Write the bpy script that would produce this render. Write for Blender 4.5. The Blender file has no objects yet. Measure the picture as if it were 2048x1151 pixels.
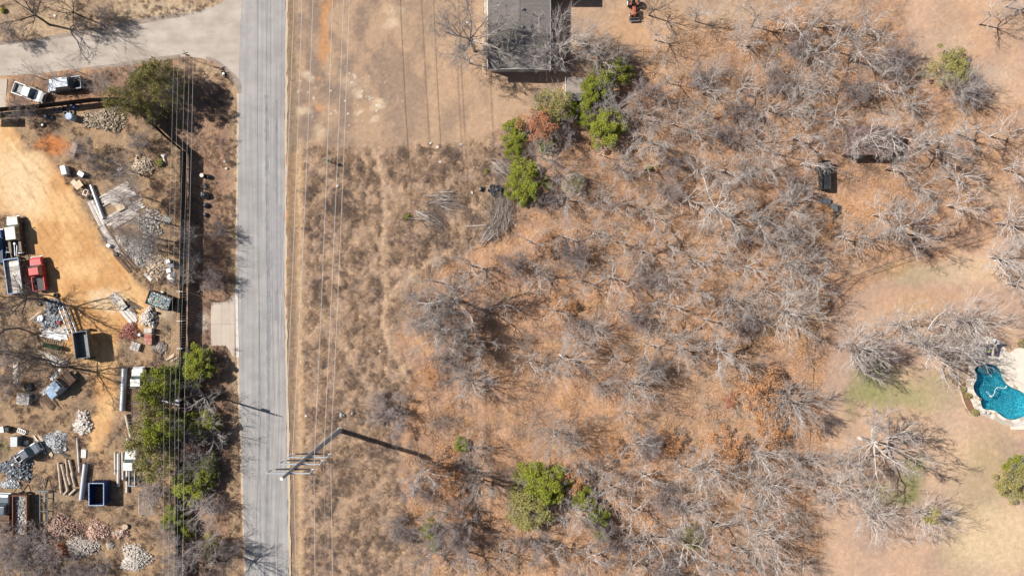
import bpy, math, random
import numpy as np
from mathutils import Vector, Matrix
R = math.radians
rng = np.random.default_rng(7)
random.seed(7)
scn = bpy.context.scene
COL = scn.collection

# ------------------------------------------------------------------ camera, sky, sun, exposure
H = 105.0            # drone altitude, metres
S = 13.0             # photo pixels (2048 wide) per metre on the ground
cam_d = bpy.data.cameras.new('camera'); cam = bpy.data.objects.new('camera', cam_d); COL.objects.link(cam)
cam.location = (0, 0, H); cam.rotation_euler = (0, 0, 0)
cam_d.sensor_width = 36; cam_d.lens = 36 * H * S / 2048; cam_d.clip_end = 2000; cam_d.clip_start = 1
scn.camera = cam
SUN_EL, SUN_DIR = 39.5, -17.0      # elevation; heading the light travels towards (degrees from +X)
w = bpy.data.worlds.new('World'); scn.world = w; w.use_nodes = True
nt = w.node_tree; bg = nt.nodes['Background']
sky = nt.nodes.new('ShaderNodeTexSky'); sky.sky_type = 'NISHITA'; sky.sun_disc = False
sky.sun_elevation = R(SUN_EL); sky.sun_rotation = R(-90 - SUN_DIR + 0) if False else math.atan2(-math.cos(R(SUN_DIR)), -math.sin(R(SUN_DIR)))
sky.altitude = 200; sky.dust_density = 1.2
nt.links.new(sky.outputs[0], bg.inputs[0]); bg.inputs[1].default_value = 0.05
sd = bpy.data.lights.new('sun', 'SUN'); sd.energy = 5.0; sd.angle = R(0.53); sd.color = (1.0, 0.95, 0.87)
sun = bpy.data.objects.new('sun', sd); COL.objects.link(sun)
dvec = Vector((math.cos(R(SUN_DIR)) * math.cos(R(SUN_EL)), math.sin(R(SUN_DIR)) * math.cos(R(SUN_EL)), -math.sin(R(SUN_EL))))
sun.rotation_euler = dvec.to_track_quat('-Z', 'Y').to_euler(); sun.location = (-60, 20, 80)
scn.view_settings.view_transform = 'Standard'; scn.view_settings.look = 'None'
scn.view_settings.exposure = 0.64; scn.view_settings.gamma = 1; scn.view_settings.use_curve_mapping = False
scn.render.engine = 'CYCLES'
scn.cycles.max_bounces = 6; scn.cycles.transparent_max_bounces = 8

def W(px, py, z=0.0):
    k = (1 - z / H) / S
    return ((px - 1024) * k, (575.5 - py) * k)

# ------------------------------------------------------------------ noise helpers (numpy)
def vnoise(x, y, seed=0):
    xi = np.floor(x).astype(np.int64); yi = np.floor(y).astype(np.int64); xf = x - xi; yf = y - yi
    def h(a, b):
        n = (a * 374761393 + b * 668265263 + seed * 1442695041) & 0xffffffff
        n = ((n ^ (n >> 13)) * 1274126177) & 0xffffffff
        return ((n ^ (n >> 16)) & 0xffff) / 65535.0
    u = xf * xf * (3 - 2 * xf); v = yf * yf * (3 - 2 * yf)
    return (h(xi, yi) * (1 - u) + h(xi + 1, yi) * u) * (1 - v) + (h(xi, yi + 1) * (1 - u) + h(xi + 1, yi + 1) * u) * v
def fbm(x, y, seed=0, o=4):
    s = 0; a = .5; t = 0
    for i in range(o):
        s = s + a * vnoise(x * 2 ** i, y * 2 ** i, seed + i * 17); t += a; a *= .55
    return s / t
def inpoly(x, y, poly):
    ins = np.zeros(x.shape, bool); n = len(poly); j = n - 1
    for i in range(n):
        xi, yi = poly[i]; xj, yj = poly[j]
        c = ((yi > y) != (yj > y))
        with np.errstate(divide='ignore', invalid='ignore'):
            ins ^= c & (x < (xj - xi) * (y - yi) / ((yj - yi) if yj != yi else 1e-9) + xi)
        j = i
    return ins
def segdist(x, y, pts):
    d = np.full(x.shape, 1e9)
    for (ax, ay), (bx, by) in zip(pts[:-1], pts[1:]):
        L = (bx - ax) ** 2 + (by - ay) ** 2 + 1e-9
        t = np.clip(((x - ax) * (bx - ax) + (y - ay) * (by - ay)) / L, 0, 1)
        d = np.minimum(d, np.hypot(x - ax - t * (bx - ax), y - ay - t * (by - ay)))
    return d
def lin(c):
    c = np.array(c, float) / 255.0
    return tuple(np.where(c <= .04045, c / 12.92, ((c + .055) / 1.055) ** 2.4))

# ------------------------------------------------------------------ materials
def new_mat(name):
    m = bpy.data.materials.new(name); m.use_nodes = True
    t = m.node_tree; b = t.nodes['Principled BSDF']
    b.inputs['Roughness'].default_value = .85; b.inputs['Specular IOR Level'].default_value = .25
    return m, t, b
def N(t, k, **kw):
    n = t.nodes.new(k)
    for a, v in kw.items():
        if a.startswith('i_'): n.inputs[a[2:].replace('_', ' ')].default_value = v
        else: setattr(n, a, v)
    return n
def ramp(t, fac, stops):
    r = t.nodes.new('ShaderNodeValToRGB'); e = r.color_ramp.elements
    while len(e) < len(stops): e.new(.5)
    for el, (p, c) in zip(e, stops): el.position = p; el.color = (*c[:3], 1)
    t.links.new(fac, r.inputs[0]); return r
def noise(t, scale, detail=4, rough=.6, vec=None):
    n = N(t, 'ShaderNodeTexNoise'); n.inputs['Scale'].default_value = scale; n.inputs['Detail'].default_value = detail; n.inputs['Roughness'].default_value = rough
    if vec is not None: t.links.new(vec, n.inputs['Vector'])
    return n
def mixc(t, fac, a, b, mode='MIX'):
    m = N(t, 'ShaderNodeMix', data_type='RGBA', blend_type=mode)
    for s, v in ((0, fac), (6, a), (7, b)):
        if isinstance(v, (float, int)): m.inputs[s].default_value = v
        elif isinstance(v, tuple): m.inputs[s].default_value = (*v[:3], 1)
        else: t.links.new(v, m.inputs[s])
    return m.outputs[2]
def mat(name, c, c2=None, scale=3.0, rough=.8, metal=0, bump=0.0, spec=.3, vary=0.0, stretch=None):
    """plain surface: two tones mixed by noise, optional bump, optional per-object brightness"""
    m, t, b = new_mat(name)
    tc = N(t, 'ShaderNodeTexCoord'); vec = tc.outputs['Object']
    geo = N(t, 'ShaderNodeNewGeometry'); vec = geo.outputs['Position']
    if stretch:
        mp = N(t, 'ShaderNodeMapping'); mp.inputs['Scale'].default_value = stretch; t.links.new(vec, mp.inputs[0]); vec = mp.outputs[0]
    n = noise(t, scale, 5, .65, vec)
    c2 = c2 or tuple(v * .7 for v in c)
    col = ramp(t, n.outputs[0], [(.35, c2), (.65, c)]).outputs[0]
    if vary:
        oi = N(t, 'ShaderNodeObjectInfo')
        add = N(t, 'ShaderNodeMath', operation='ADD'); t.links.new(oi.outputs['Random'], add.inputs[0]); t.links.new(geo.outputs['Random Per Island'], add.inputs[1])
        fr = N(t, 'ShaderNodeMath', operation='FRACT'); t.links.new(add.outputs[0], fr.inputs[0])
        mr = N(t, 'ShaderNodeMapRange'); mr.inputs[3].default_value = 1 - vary; mr.inputs[4].default_value = 1 + vary; t.links.new(fr.outputs[0], mr.inputs[0])
        col = mixc(t, 1.0, col, mr.outputs[0], 'MULTIPLY')
    t.links.new(col, b.inputs['Base Color'])
    b.inputs['Roughness'].default_value = rough; b.inputs['Metallic'].default_value = metal; b.inputs['Specular IOR Level'].default_value = spec
    if bump:
        bp = N(t, 'ShaderNodeBump'); bp.inputs['Strength'].default_value = 1; bp.inputs['Distance'].default_value = bump
        t.links.new(n.outputs[0], bp.inputs['Height']); t.links.new(bp.outputs[0], b.inputs['Normal'])
    return m
def mat_var(name, cols, rough=.9, trans=0.0):
    """each separate piece takes one of the colours"""
    m, t, b = new_mat(name)
    geo = N(t, 'ShaderNodeNewGeometry'); oi = N(t, 'ShaderNodeObjectInfo')
    add = N(t, 'ShaderNodeMath', operation='ADD'); t.links.new(oi.outputs['Random'], add.inputs[0]); t.links.new(geo.outputs['Random Per Island'], add.inputs[1])
    fr = N(t, 'ShaderNodeMath', operation='FRACT'); t.links.new(add.outputs[0], fr.inputs[0])
    st = [(i / (len(cols) - 1) if len(cols) > 1 else 0, c) for i, c in enumerate(cols)]
    col = ramp(t, fr.outputs[0], st).outputs[0]
    n = noise(t, 9, 3, .6, geo.outputs['Position'])
    mr = N(t, 'ShaderNodeMapRange'); mr.inputs[3].default_value = .65; mr.inputs[4].default_value = 1.3; t.links.new(n.outputs[0], mr.inputs[0])
    col = mixc(t, 1.0, col, mr.outputs[0], 'MULTIPLY')
    t.links.new(col, b.inputs['Base Color']); b.inputs['Roughness'].default_value = rough
    return m

# bark: grey, lighter and darker from tree to tree
def bark(name, c, dark=.55):
    m, t, b = new_mat(name)
    oi = N(t, 'ShaderNodeObjectInfo'); geo = N(t, 'ShaderNodeNewGeometry')
    n = noise(t, 2.5, 3, .6, geo.outputs['Position'])
    ad = N(t, 'ShaderNodeMath', operation='MULTIPLY_ADD'); t.links.new(oi.outputs['Random'], ad.inputs[0]); ad.inputs[1].default_value = .6; t.links.new(n.outputs[0], ad.inputs[2])
    r = ramp(t, ad.outputs[0], [(.3, tuple(v * dark for v in c)), (1.0, c)])
    t.links.new(r.outputs[0], b.inputs['Base Color']); b.inputs['Roughness'].default_value = .9
    return m
M = {}
M['bark'] = bark('grey bark', (.50, .455, .425), .5)
M['limb'] = bark('pale limbs', (.62, .565, .535), .52)
M['twig'] = bark('grey twigs', (.42, .365, .335), .6)
M['twig_dark'] = bark('purple grey twigs', (.31, .26, .25), .6)
M['bark_dark'] = bark('dark bark', (.13, .115, .105), .6)
M['leaf_green'] = mat_var('cedar leaves', [(.08, .10, .015), (.21, .225, .025), (.33, .34, .045), (.14, .165, .022)])
M['leaf_olive'] = mat_var('olive leaves', [(.15, .14, .045), (.27, .24, .08), (.38, .335, .12), (.19, .17, .055)])
M['leaf_brown'] = mat_var('dry brown leaves', [(.30, .135, .06), (.50, .245, .11), (.60, .33, .16), (.22, .105, .055)])
M['leaf_rust'] = mat_var('rust red leaves', [(.28, .10, .055), (.44, .17, .09), (.52, .24, .13), (.20, .09, .06)])
M['leaf_yellow'] = mat_var('mistletoe leaves', [(.25, .22, .03), (.38, .32, .06)])
M['white'] = mat('white paint', (.78, .77, .74), (.62, .60, .56), 2, .45)
M['cream'] = mat('cream paint', (.62, .57, .47), (.52, .47, .38), 2, .4, spec=.4)
M['brown_paint'] = mat('brown paint', (.12, .075, .045), (.08, .05, .035), 2, .45)
M['red_paint'] = mat('red paint', (.52, .03, .03), (.38, .025, .025), 1.5, .35, spec=.5)
M['blue_paint'] = mat('blue paint', (.03, .10, .28), (.02, .06, .18), 2, .5)
M['navy'] = mat('navy blue paint', (.02, .045, .16), (.015, .03, .10), 2, .5)
M['sky_paint'] = mat('light blue worn paint', (.10, .24, .46), (.45, .48, .50), 3, .5)
M['silver'] = mat('silver paint', (.24, .26, .29), (.17, .19, .22), 2, .3, .5)
M['galv'] = mat('galvanised steel', (.50, .52, .55), (.36, .38, .41), 6, .45, .55)
M['steel'] = mat('weathered steel', (.20, .21, .22), (.12, .12, .12), 5, .6, .4)
M['darksteel'] = mat('dark steel', (.05, .05, .055), (.03, .03, .03), 5, .6)
M['rust'] = mat('rusty steel', (.24, .10, .055), (.14, .07, .045), 4, .85)
M['rubber'] = mat('tyre rubber', (.035, .035, .038), (.05, .045, .04), 6, .85)
M['oldrubber'] = mat('dusty rubber', (.34, .31, .28), (.12, .11, .10), 5, .9)
M['glass'] = mat('vehicle glass', (.05, .10, .10), (.04, .07, .08), 2, .08, spec=.9)
M['black'] = mat('black plastic', (.02, .02, .022), (.012, .012, .012), 5, .5)
M['bag'] = mat('black plastic bag', (.025, .027, .035), (.012, .012, .015), 6, .3, bump=.03, spec=.6)
M['wood_grey'] = mat('weathered grey wood', (.62, .57, .53), (.38, .33, .30), 3, .9, vary=.28, stretch=(1, 1, 1))
M['wood_tan'] = mat('plywood', (.60, .48, .34), (.47, .36, .25), 1.2, .85, vary=.08)
M['wood_brown'] = mat('brown wood', (.17, .105, .07), (.09, .06, .045), 3, .9, vary=.35)
M['fence_wood'] = mat('dark stained fence', (.035, .025, .022), (.02, .016, .015), 3, .9, vary=.3)
M['concrete'] = mat('concrete', (.45, .385, .315), (.40, .34, .28), .8, .9, bump=.004, vary=.04)
M['concrete_pale'] = mat('pale concrete', (.58, .54, .50), (.48, .44, .40), 1.2, .9)
M['deck'] = mat('pale pool deck', (.68, .60, .51), (.60, .52, .43), .7, .85)
M['mulch'] = mat('mulch', (.26, .13, .08), (.16, .085, .055), 9, .95, bump=.03)
M['rock_white'] = mat_var('white stones', [(.55, .49, .44), (.66, .60, .54), (.44, .37, .32), (.70, .66, .61)])
M['rock_grey'] = mat_var('grey stones', [(.33, .32, .31), (.47, .45, .42), (.24, .23, .23), (.42, .37, .31)])
M['rock_tan'] = mat_var('tan stones', [(.52, .40, .29), (.60, .49, .37), (.36, .27, .20), (.62, .55, .46)])
M['log_mix'] = mat_var('split logs', [(.46, .36, .25), (.26, .20, .15), (.54, .46, .35), (.12, .10, .085)])
M['brick_red'] = mat_var('red bricks', [(.36, .12, .09), (.45, .20, .15), (.27, .09, .07), (.52, .36, .31)])
M['brick_mix'] = mat_var('mixed bricks', [(.42, .24, .17), (.30, .16, .13), (.52, .42, .34), (.20, .14, .13), (.46, .33, .26)])
M['brick_orange'] = mat_var('orange broken brick', [(.42, .16, .085), (.50, .22, .12), (.33, .12, .07)])
M['brick_pink'] = mat_var('pinkish bricks', [(.55, .30, .22), (.50, .38, .32), (.60, .44, .35), (.36, .18, .14)])
M['trash'] = mat_var('mixed rubbish', [(.30, .36, .36), (.55, .53, .50), (.14, .24, .26), (.08, .10, .11), (.50, .42, .33), (.20, .34, .42), (.65, .63, .60)])
M['scrap'] = mat_var('scrap metal', [(.34, .36, .38), (.60, .62, .64), (.10, .11, .13), (.45, .43, .42), (.22, .25, .30)], .5)
M['scrapdark'] = mat_var('dark scrap', [(.05, .06, .08), (.20, .22, .25), (.025, .028, .035), (.40, .42, .44), (.12, .08, .07), (.08, .13, .20)], .5)
M['branch_pile'] = mat_var('cut branches', [(.44, .37, .33), (.30, .25, .225), (.52, .46, .41), (.22, .18, .165)])
M['grass_dry'] = mat_var('dry grass', [(.47, .33, .22), (.36, .25, .175), (.56, .41, .285), (.29, .20, .15)])
M['bramble'] = mat_var('bramble stems', [(.26, .19, .16), (.34, .26, .215), (.19, .14, .12), (.40, .31, .255)])
M['scrub'] = mat_var('scrub twigs', [(.46, .39, .34), (.34, .28, .245), (.54, .47, .42)])
M['litter'] = mat_var('fallen leaves', [(.53, .305, .165), (.45, .235, .125), (.62, .42, .26), (.33, .19, .115)])
M['wire'] = mat('pale conductor wire', (.62, .60, .58), (.58, .56, .54), 1, .4, .2)
M['wire_dark'] = mat('old aluminium wire', (.62, .66, .66), (.5, .55, .55), 1, .6)
M['green_cap'] = mat('green cap', (.03, .16, .12), (.02, .12, .09), 3, .5)
M['orange_paint'] = mat('orange tractor paint', (.36, .11, .06), (.26, .08, .05), 3, .5)
M['turf_green'] = mat('rolled green turf', (.035, .07, .03), (.02, .045, .02), 8, .95, bump=.02)
M['purple_fabric'] = mat('purple grey fabric', (.13, .10, .15), (.09, .07, .11), 4, .9)
M['water_clear'] = None

# ------------------------------------------------------------------ object helpers
class MB:
    def __init__(s): s.v = []; s.f = []
    def quad(s, *p):
        n = len(s.v); s.v += [tuple(q) for q in p]; s.f.append(tuple(range(n, n + len(p)))); return s
    def box(s, c, d, rz=0, ry=0, taper=1.0):
        n = len(s.v); mt = Matrix.Rotation(rz, 3, 'Z') @ Matrix.Rotation(ry, 3, 'Y')
        for sz in (-1, 1):
            k = taper if sz > 0 else 1
            for sx, sy in ((-1, -1), (1, -1), (1, 1), (-1, 1)):
                p = mt @ Vector((sx * d[0] / 2 * k, sy * d[1] / 2 * k, sz * d[2] / 2)); s.v.append((p.x + c[0], p.y + c[1], p.z + c[2]))
        for q in ((0, 3, 2, 1), (4, 5, 6, 7), (0, 1, 5, 4), (1, 2, 6, 5), (2, 3, 7, 6), (3, 0, 4, 7)): s.f.append(tuple(n + i for i in q))
        return s
    def tube(s, p0, p1, r0, r1=None, seg=10, cap=True):
        r1 = r0 if r1 is None else r1; p0 = Vector(p0); p1 = Vector(p1); d = (p1 - p0).normalized()
        a = d.orthogonal().normalized(); b = d.cross(a); n = len(s.v)
        for p, r in ((p0, r0), (p1, r1)):
            for i in range(seg):
                t = 2 * math.pi * i / seg; q = p + a * math.cos(t) * r + b * math.sin(t) * r; s.v.append(tuple(q))
        for i in range(seg): j = (i + 1) % seg; s.f.append((n + i, n + j, n + seg + j, n + seg + i))
        if cap: s.f.append(tuple(n + i for i in reversed(range(seg)))); s.f.append(tuple(n + seg + i for i in range(seg)))
        return s
    def pipe(s, p0, p1, r, th=.04, seg=18):      # hollow
        p0 = Vector(p0); p1 = Vector(p1); d = (p1 - p0).normalized(); a = d.orthogonal().normalized(); b = d.cross(a); n = len(s.v)
        for p, rr in ((p0, r), (p1, r), (p1, r - th), (p0, r - th)):
            for i in range(seg):
                t = 2 * math.pi * i / seg; s.v.append(tuple(p + a * math.cos(t) * rr + b * math.sin(t) * rr))
        for k in range(4):
            for i in range(seg):
                j = (i + 1) % seg; k2 = (k + 1) % 4
                s.f.append((n + k * seg + i, n + k * seg + j, n + k2 * seg + j, n + k2 * seg + i))
        return s
    def torus(s, c, R0, r, seg=18, rs=8, axis='Z', tilt=0):
        n = len(s.v); mt = Matrix.Rotation(R(90), 3, 'X') if axis == 'Y' else Matrix.Rotation(tilt, 3, 'X')
        for i in range(seg):
            a = 2 * math.pi * i / seg
            for j in range(rs):
                b = 2 * math.pi * j / rs
                p = mt @ Vector(((R0 + r * math.cos(b)) * math.cos(a), (R0 + r * math.cos(b)) * math.sin(a), r * .95 * math.sin(b)))
                s.v.append((p.x + c[0], p.y + c[1], p.z + c[2]))
        for i in range(seg):
            for j in range(rs):
                i2 = (i + 1) % seg; j2 = (j + 1) % rs
                s.f.append((n + i * rs + j, n + i2 * rs + j, n + i2 * rs + j2, n + i * rs + j2))
        return s
    def loft(s, rings):
        n0 = len(s.v); k = len(rings[0])
        for r in rings: s.v += [tuple(p) for p in r]
        for i in range(len(rings) - 1):
            for j in range(k):
                j2 = (j + 1) % k
                s.f.append((n0 + i * k + j, n0 + i * k + j2, n0 + (i + 1) * k + j2, n0 + (i + 1) * k + j))
        s.f.append(tuple(n0 + j for j in reversed(range(k)))); s.f.append(tuple(n0 + (len(rings) - 1) * k + j for j in range(k)))
        return s
    def prism(s, poly, z0, z1):
        n = len(s.v); k = len(poly)
        a = sum(poly[i][0] * poly[(i + 1) % k][1] - poly[(i + 1) % k][0] * poly[i][1] for i in range(k))
        if a < 0: poly = poly[::-1]
        s.v += [(x, y, z0) for x, y in poly] + [(x, y, z1) for x, y in poly]
        s.f.append(tuple(n + k + i for i in range(k))); s.f.append(tuple(n + i for i in reversed(range(k))))
        for i in range(k): j = (i + 1) % k; s.f.append((n + i, n + j, n + k + j, n + k + i))
        return s
    def mesh(s, name, m):
        me = bpy.data.meshes.new(name); me.from_pydata(s.v, [], s.f); me.update()
        if m: me.materials.append(m)
        return me
def link(o, parent=None):
    COL.objects.link(o)
    if parent is not None: o.parent = parent
    return o
def obj(name, mb, m, parent=None, smooth=False, bevel=0, label=None):
    me = mb.mesh(name, m) if isinstance(mb, MB) else mb
    o = bpy.data.objects.new(name, me); link(o, parent)
    if smooth:
        me.shade_smooth()
        try: me.set_sharp_from_angle(angle=R(40))
        except Exception: pass
    if bevel:
        b = o.modifiers.new('bevel', 'BEVEL'); b.width = bevel; b.segments = 2; b.limit_method = 'ANGLE'
    if label: o['label'] = label
    return o
def tag(o, label=None, cat=None, group=None, kind=None):
    if label: o['label'] = label
    if cat: o['category'] = cat
    if group: o['group'] = group
    if kind: o['kind'] = kind
    return o
def thing(name, label, cat, px, py, group=None, z=0, rz=0):
    x, y = W(px, py, z); o = bpy.data.objects.new(name, None); COL.objects.link(o); o.empty_display_size = .3
    o.location = (x, y, z); o.rotation_euler = (0, 0, rz); return tag(o, label, cat, group)
def struct(name, mb, m, **k): o = obj(name, mb, m, **k); o['kind'] = 'structure'; return o
_cubes = {}
def piece(name, parent, loc, dims, m, rot=(0, 0, 0), label=None):
    """a box piece sharing one mesh per material"""
    key = m.name
    if key not in _cubes: _cubes[key] = MB().box((0, 0, 0), (1, 1, 1)).mesh('piece', m)
    o = bpy.data.objects.new(name, _cubes[key]); link(o, parent); o.location = loc; o.scale = dims; o.rotation_euler = rot
    if label: o['label'] = label
    return o
def ang(dx, dy): return math.atan2(-dy, dx)   # heading of a direction measured in the photograph

# ------------------------------------------------------------------ ground
ROAD_L = [(494, -1400), (484, 0), (480, 60), (479, 120), (478, 186), (477, 300), (475, 450), (475, 600), (477, 700), (482, 850), (487, 1000), (492, 1151), (502, 2500)]
ROAD_R = [(574, -1400), (571, 0), (570, 100), (569, 300), (568, 575), (570, 700), (573, 850), (575, 1000), (577, 1151), (592, 2500)]
SIDE = [(-400, 130), (0, 88), (60, 83), (115, 73), (175, 60), (235, 48), (300, 40), (375, 28), (410, 18), (440, 8), (455, -5), (486, -30), (484, 60), (479, 186), (474, 172), (465, 156), (450, 138), (430, 125), (405, 117), (375, 113), (340, 115), (260, 124), (180, 134), (90, 146), (0, 152), (-400, 190)]
YARD = [(-80, 235), (30, 245), (45, 290), (105, 318), (118, 350), (160, 400), (185, 440), (215, 495), (262, 548), (300, 580), (322, 625), (300, 650), (245, 660), (230, 700), (232, 800), (222, 860), (200, 905), (182, 905), (180, 860), (195, 800), (190, 740), (160, 722), (130, 700), (90, 600), (95, 520), (60, 500), (50, 430), (-80, 430)]
MOWN = [(585, -200), (1500, -200), (1480, -20), (1420, 60), (1330, 120), (1170, 140), (1140, 190), (1040, 225), (1000, 262), (890, 292), (720, 302), (584, 290)]
BRUSH = [(600, 292), (720, 300), (880, 292), (1000, 265), (1025, 330), (1010, 440), (900, 520), (820, 600), (790, 690), (830, 760), (800, 860), (790, 950), (840, 1100), (850, 1351), (600, 1351)]
LAWN_E = [(1870, -200), (2400, -200), (2400, 1400), (1560, 1400), (1600, 1151), (1650, 1100), (1640, 850), (1655, 700), (1690, 600), (1800, 545), (2000, 480), (2048, 470), (2048, 200), (1980, 215), (1850, 150), (1810, 50)]
POOL = [(1945.5, 739), (1952, 731), (1962, 727), (1976, 726), (1988, 729), (1998, 736), (2003, 746), (2006, 758), (2014, 768), (2025, 775), (2038, 779), (2052, 789), (2060, 803), (2062, 818), (2054, 829), (2040, 836), (2024, 840), (2008, 836), (1996, 827), (1988, 820), (1974, 819), (1963, 817), (1960, 807), (1958, 796), (1950, 788), (1945, 778), (1945, 768), (1951, 759), (1953, 748)]
DRIVE = [(422, 604), (449, 604), (466, 589), (470, 588), (470, 712), (465, 711), (453, 692), (422, 691)]

def axis(a, b, step, far):
    fine = np.arange(a, b + step, step); out = []; x = a; s = step
    while x > -far: s *= 1.6; x -= s; out.append(x)
    lo = np.array(out[::-1]); out = []; x = fine[-1]; s = step
    while x < far: s *= 1.6; x += s; out.append(x)
    return np.concatenate([lo, fine, np.array(out)])
gx = axis(-84, 84, .22, 900); gy = axis(-50, 50, .22, 900)
X, Y = np.meshgrid(gx, gy); PX = X * S + 1024; PY = 575.5 - Y * S
wx = PX + (fbm(PX / 40, PY / 40, 3) - .5) * 36; wy = PY + (fbm(PX / 40, PY / 40, 9) - .5) * 36
def blur(a, k):
    for _ in range(k):
        a = (a + np.roll(a, 1, 0) + np.roll(a, -1, 0) + np.roll(a, 1, 1) + np.roll(a, -1, 1)) / 5
    return a
def soft(poly, k=6, warp=True): return blur(inpoly(wx if warp else PX, wy if warp else PY, poly).astype(float), k)
col = np.zeros(X.shape + (3,))
n1 = fbm(PX / 60, PY / 60, 1); n2 = fbm(PX / 14, PY / 14, 2, 5); n3 = fbm(PX / 200, PY / 200, 5, 3)
def put(c, mask):
    global col
    c = np.array(c); col = col * (1 - mask[..., None]) + (c if c.ndim == 3 else c[None, None, :]) * mask[..., None]
def two(a, b, f): f = np.clip(f, 0, 1)[..., None]; return np.array(a)[None, None] * (1 - f) + np.array(b)[None, None] * f
def ss(a, lo, hi): return np.clip((a - lo) / (hi - lo), 0, 1)
# woods floor: orange leaf litter with brown bare patches
woods_c = two((.51, .30, .18), (.37, .23, .16), ss(n1, .35, .65)); col[:] = woods_c
put((.55, .32, .165), ss(n2, .56, .72) * .7)
put((.225, .15, .11), ss(fbm(PX / 25, PY / 25, 31), .56, .7) * .55)
put((.43, .30, .195), ss(n3, .52, .68) * .35)
m_brush = soft(BRUSH, 8)
put(two((.42, .285, .19), (.33, .23, .17), ss(fbm(PX / 13, PY / 13, 12, 5), .40, .62)), m_brush)
m_mown = soft(MOWN, 4)
mw = two((.36, .245, .165), (.23, .165, .125), ss(fbm(PX / 30, PY / 45, 14, 6), .40, .60))
put(mw, m_mown)
put((.40, .27, .18), m_mown * ss(PX, 720, 920) * .5 * (.5 + n1))
m_lawn = soft(LAWN_E, 10)
put(two((.46, .305, .21), (.36, .25, .19), ss(fbm(PX / 70, PY / 70, 21), .4, .62)), m_lawn)
def blob(cx, cy, rx, ry, p=1.0): 
    d = ((wx - cx) / rx) ** 2 + ((wy - cy) / ry) ** 2; return np.clip(1.15 - d, 0, 1) * p
def spot(c, lst, tex=None):
    for (cx, cy, rx, ry, p) in lst: put(c, blob(cx, cy, rx, ry, p) * (1 if tex is None else tex))
gt = .55 + .45 * ss(fbm(PX / 8, PY / 8, 77), .3, .7)
spot((.17, .19, .06), [(1740, 765, 55, 42, .95), (1790, 790, 75, 28, .65), (1735, 735, 30, 40, .85), (1830, 955, 30, 48, .85), (1815, 1000, 45, 20, .8), (1760, 985, 40, 25, .55), (1700, 800, 20, 50, .4)], gt)
spot((.30, .27, .14), [(1815, 780, 120, 55, .6), (1825, 545, 70, 22, .55), (1870, 790, 60, 40, .4), (1960, 1000, 70, 120, .45), (1930, 1110, 70, 40, .5), (1845, 620, 60, 40, .25), (1990, 900, 60, 60, .35)], gt)
spot((.56, .42, .27), [(1990, 1080, 120, 90, .8), (1930, 540, 90, 40, .45), (1900, 900, 60, 120, .3)])
spot((.46, .27, .15), [(1620, 750, 30, 130, .5), (1850, 600, 120, 40, .4), (1300, 60, 110, 60, .55), (1960, 60, 110, 80, .35), (1250, 850, 170, 30, .5), (1560, 500, 30, 10, .3)])
spot((.47, .345, .25), [(1480, 30, 60, 60, .6), (2000, 150, 40, 20, .6), (1905, 80, 60, 30, .35), (1995, 385, 50, 30, .6), (1780, 220, 60, 40, .5), (1660, 430, 40, 60, .5), (1690, 530, 50, 30, .4)])
# mown field marks
spot((.44, .22, .10), [(645, 60, 12, 75, .75), (640, 105, 10, 25, .6), (633, 152, 6, 6, .9), (640, 215, 10, 14, .8), (655, 15, 8, 18, .8)])
spot((.56, .44, .31), [(610, 155, 14, 14, .8), (610, 225, 20, 12, .6), (750, 205, 22, 14, .85), (708, 188, 9, 12, .8), (715, 220, 8, 6, .8), (750, 240, 12, 9, .8), (790, 25, 22, 14, .5), (780, 50, 20, 14, .6), (640, 270, 16, 14, .4), (700, 165, 30, 20, .3)], gt)
put((.70, .66, .62), ss(fbm(PX / 3.5, PY / 3.5, 91, 2), .80, .84) * blob(690, 200, 130, 70, .9))
put((.23, .175, .115), ss(PX, 573, 577) * (1 - ss(PX, 590, 600)) * .6)
put((.50, .36, .21), np.exp(-((PX - 601) / 5.0) ** 2) * ss(PY, 270, 300) * (.4 + .5 * n2))
# foot paths through the brush
for pts, wd in (([(740, 295), (762, 350), (768, 400), (764, 480), (768, 560), (764, 640), (770, 680), (800, 730), (830, 790)], 5), ([(770, 600), (800, 570), (850, 530), (900, 500)], 4), ([(780, 370), (800, 430), (830, 450)], 3)):
    put((.50, .35, .23), np.exp(-(segdist(wx * .4 + PX * .6, wy * .4 + PY * .6, pts) / wd) ** 2) * .7)
# dry strip west of the road and the corner
STRIP = [(385, 110), (470, 140), (478, 200), (478, 1351), (365, 1351), (368, 300), (290, 200), (200, 190), (20, 200), (20, 160), (200, 140)]
put(two((.33, .205, .135), (.23, .15, .11), ss(fbm(PX / 22, PY / 22, 41), .4, .62)), soft(STRIP, 4))
put((.44, .31, .19), np.exp(-((PX - 468) / 9.0) ** 2) * ss(PY, 130, 150) * .7)
put((.47, .34, .22), blob(400, 150, 80, 30, .6)); put((.36, .19, .11), blob(200, 190, 110, 26, .5))
NWT = [(-500, -300), (480, -300), (455, -5), (430, 12), (300, 42), (110, 74), (-500, 130)]
put(two((.47, .34, .22), (.35, .245, .165), ss(n1, .4, .6)), soft(NWT, 4)); put((.52, .42, .30), blob(330, 20, 90, 22, .6))
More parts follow.
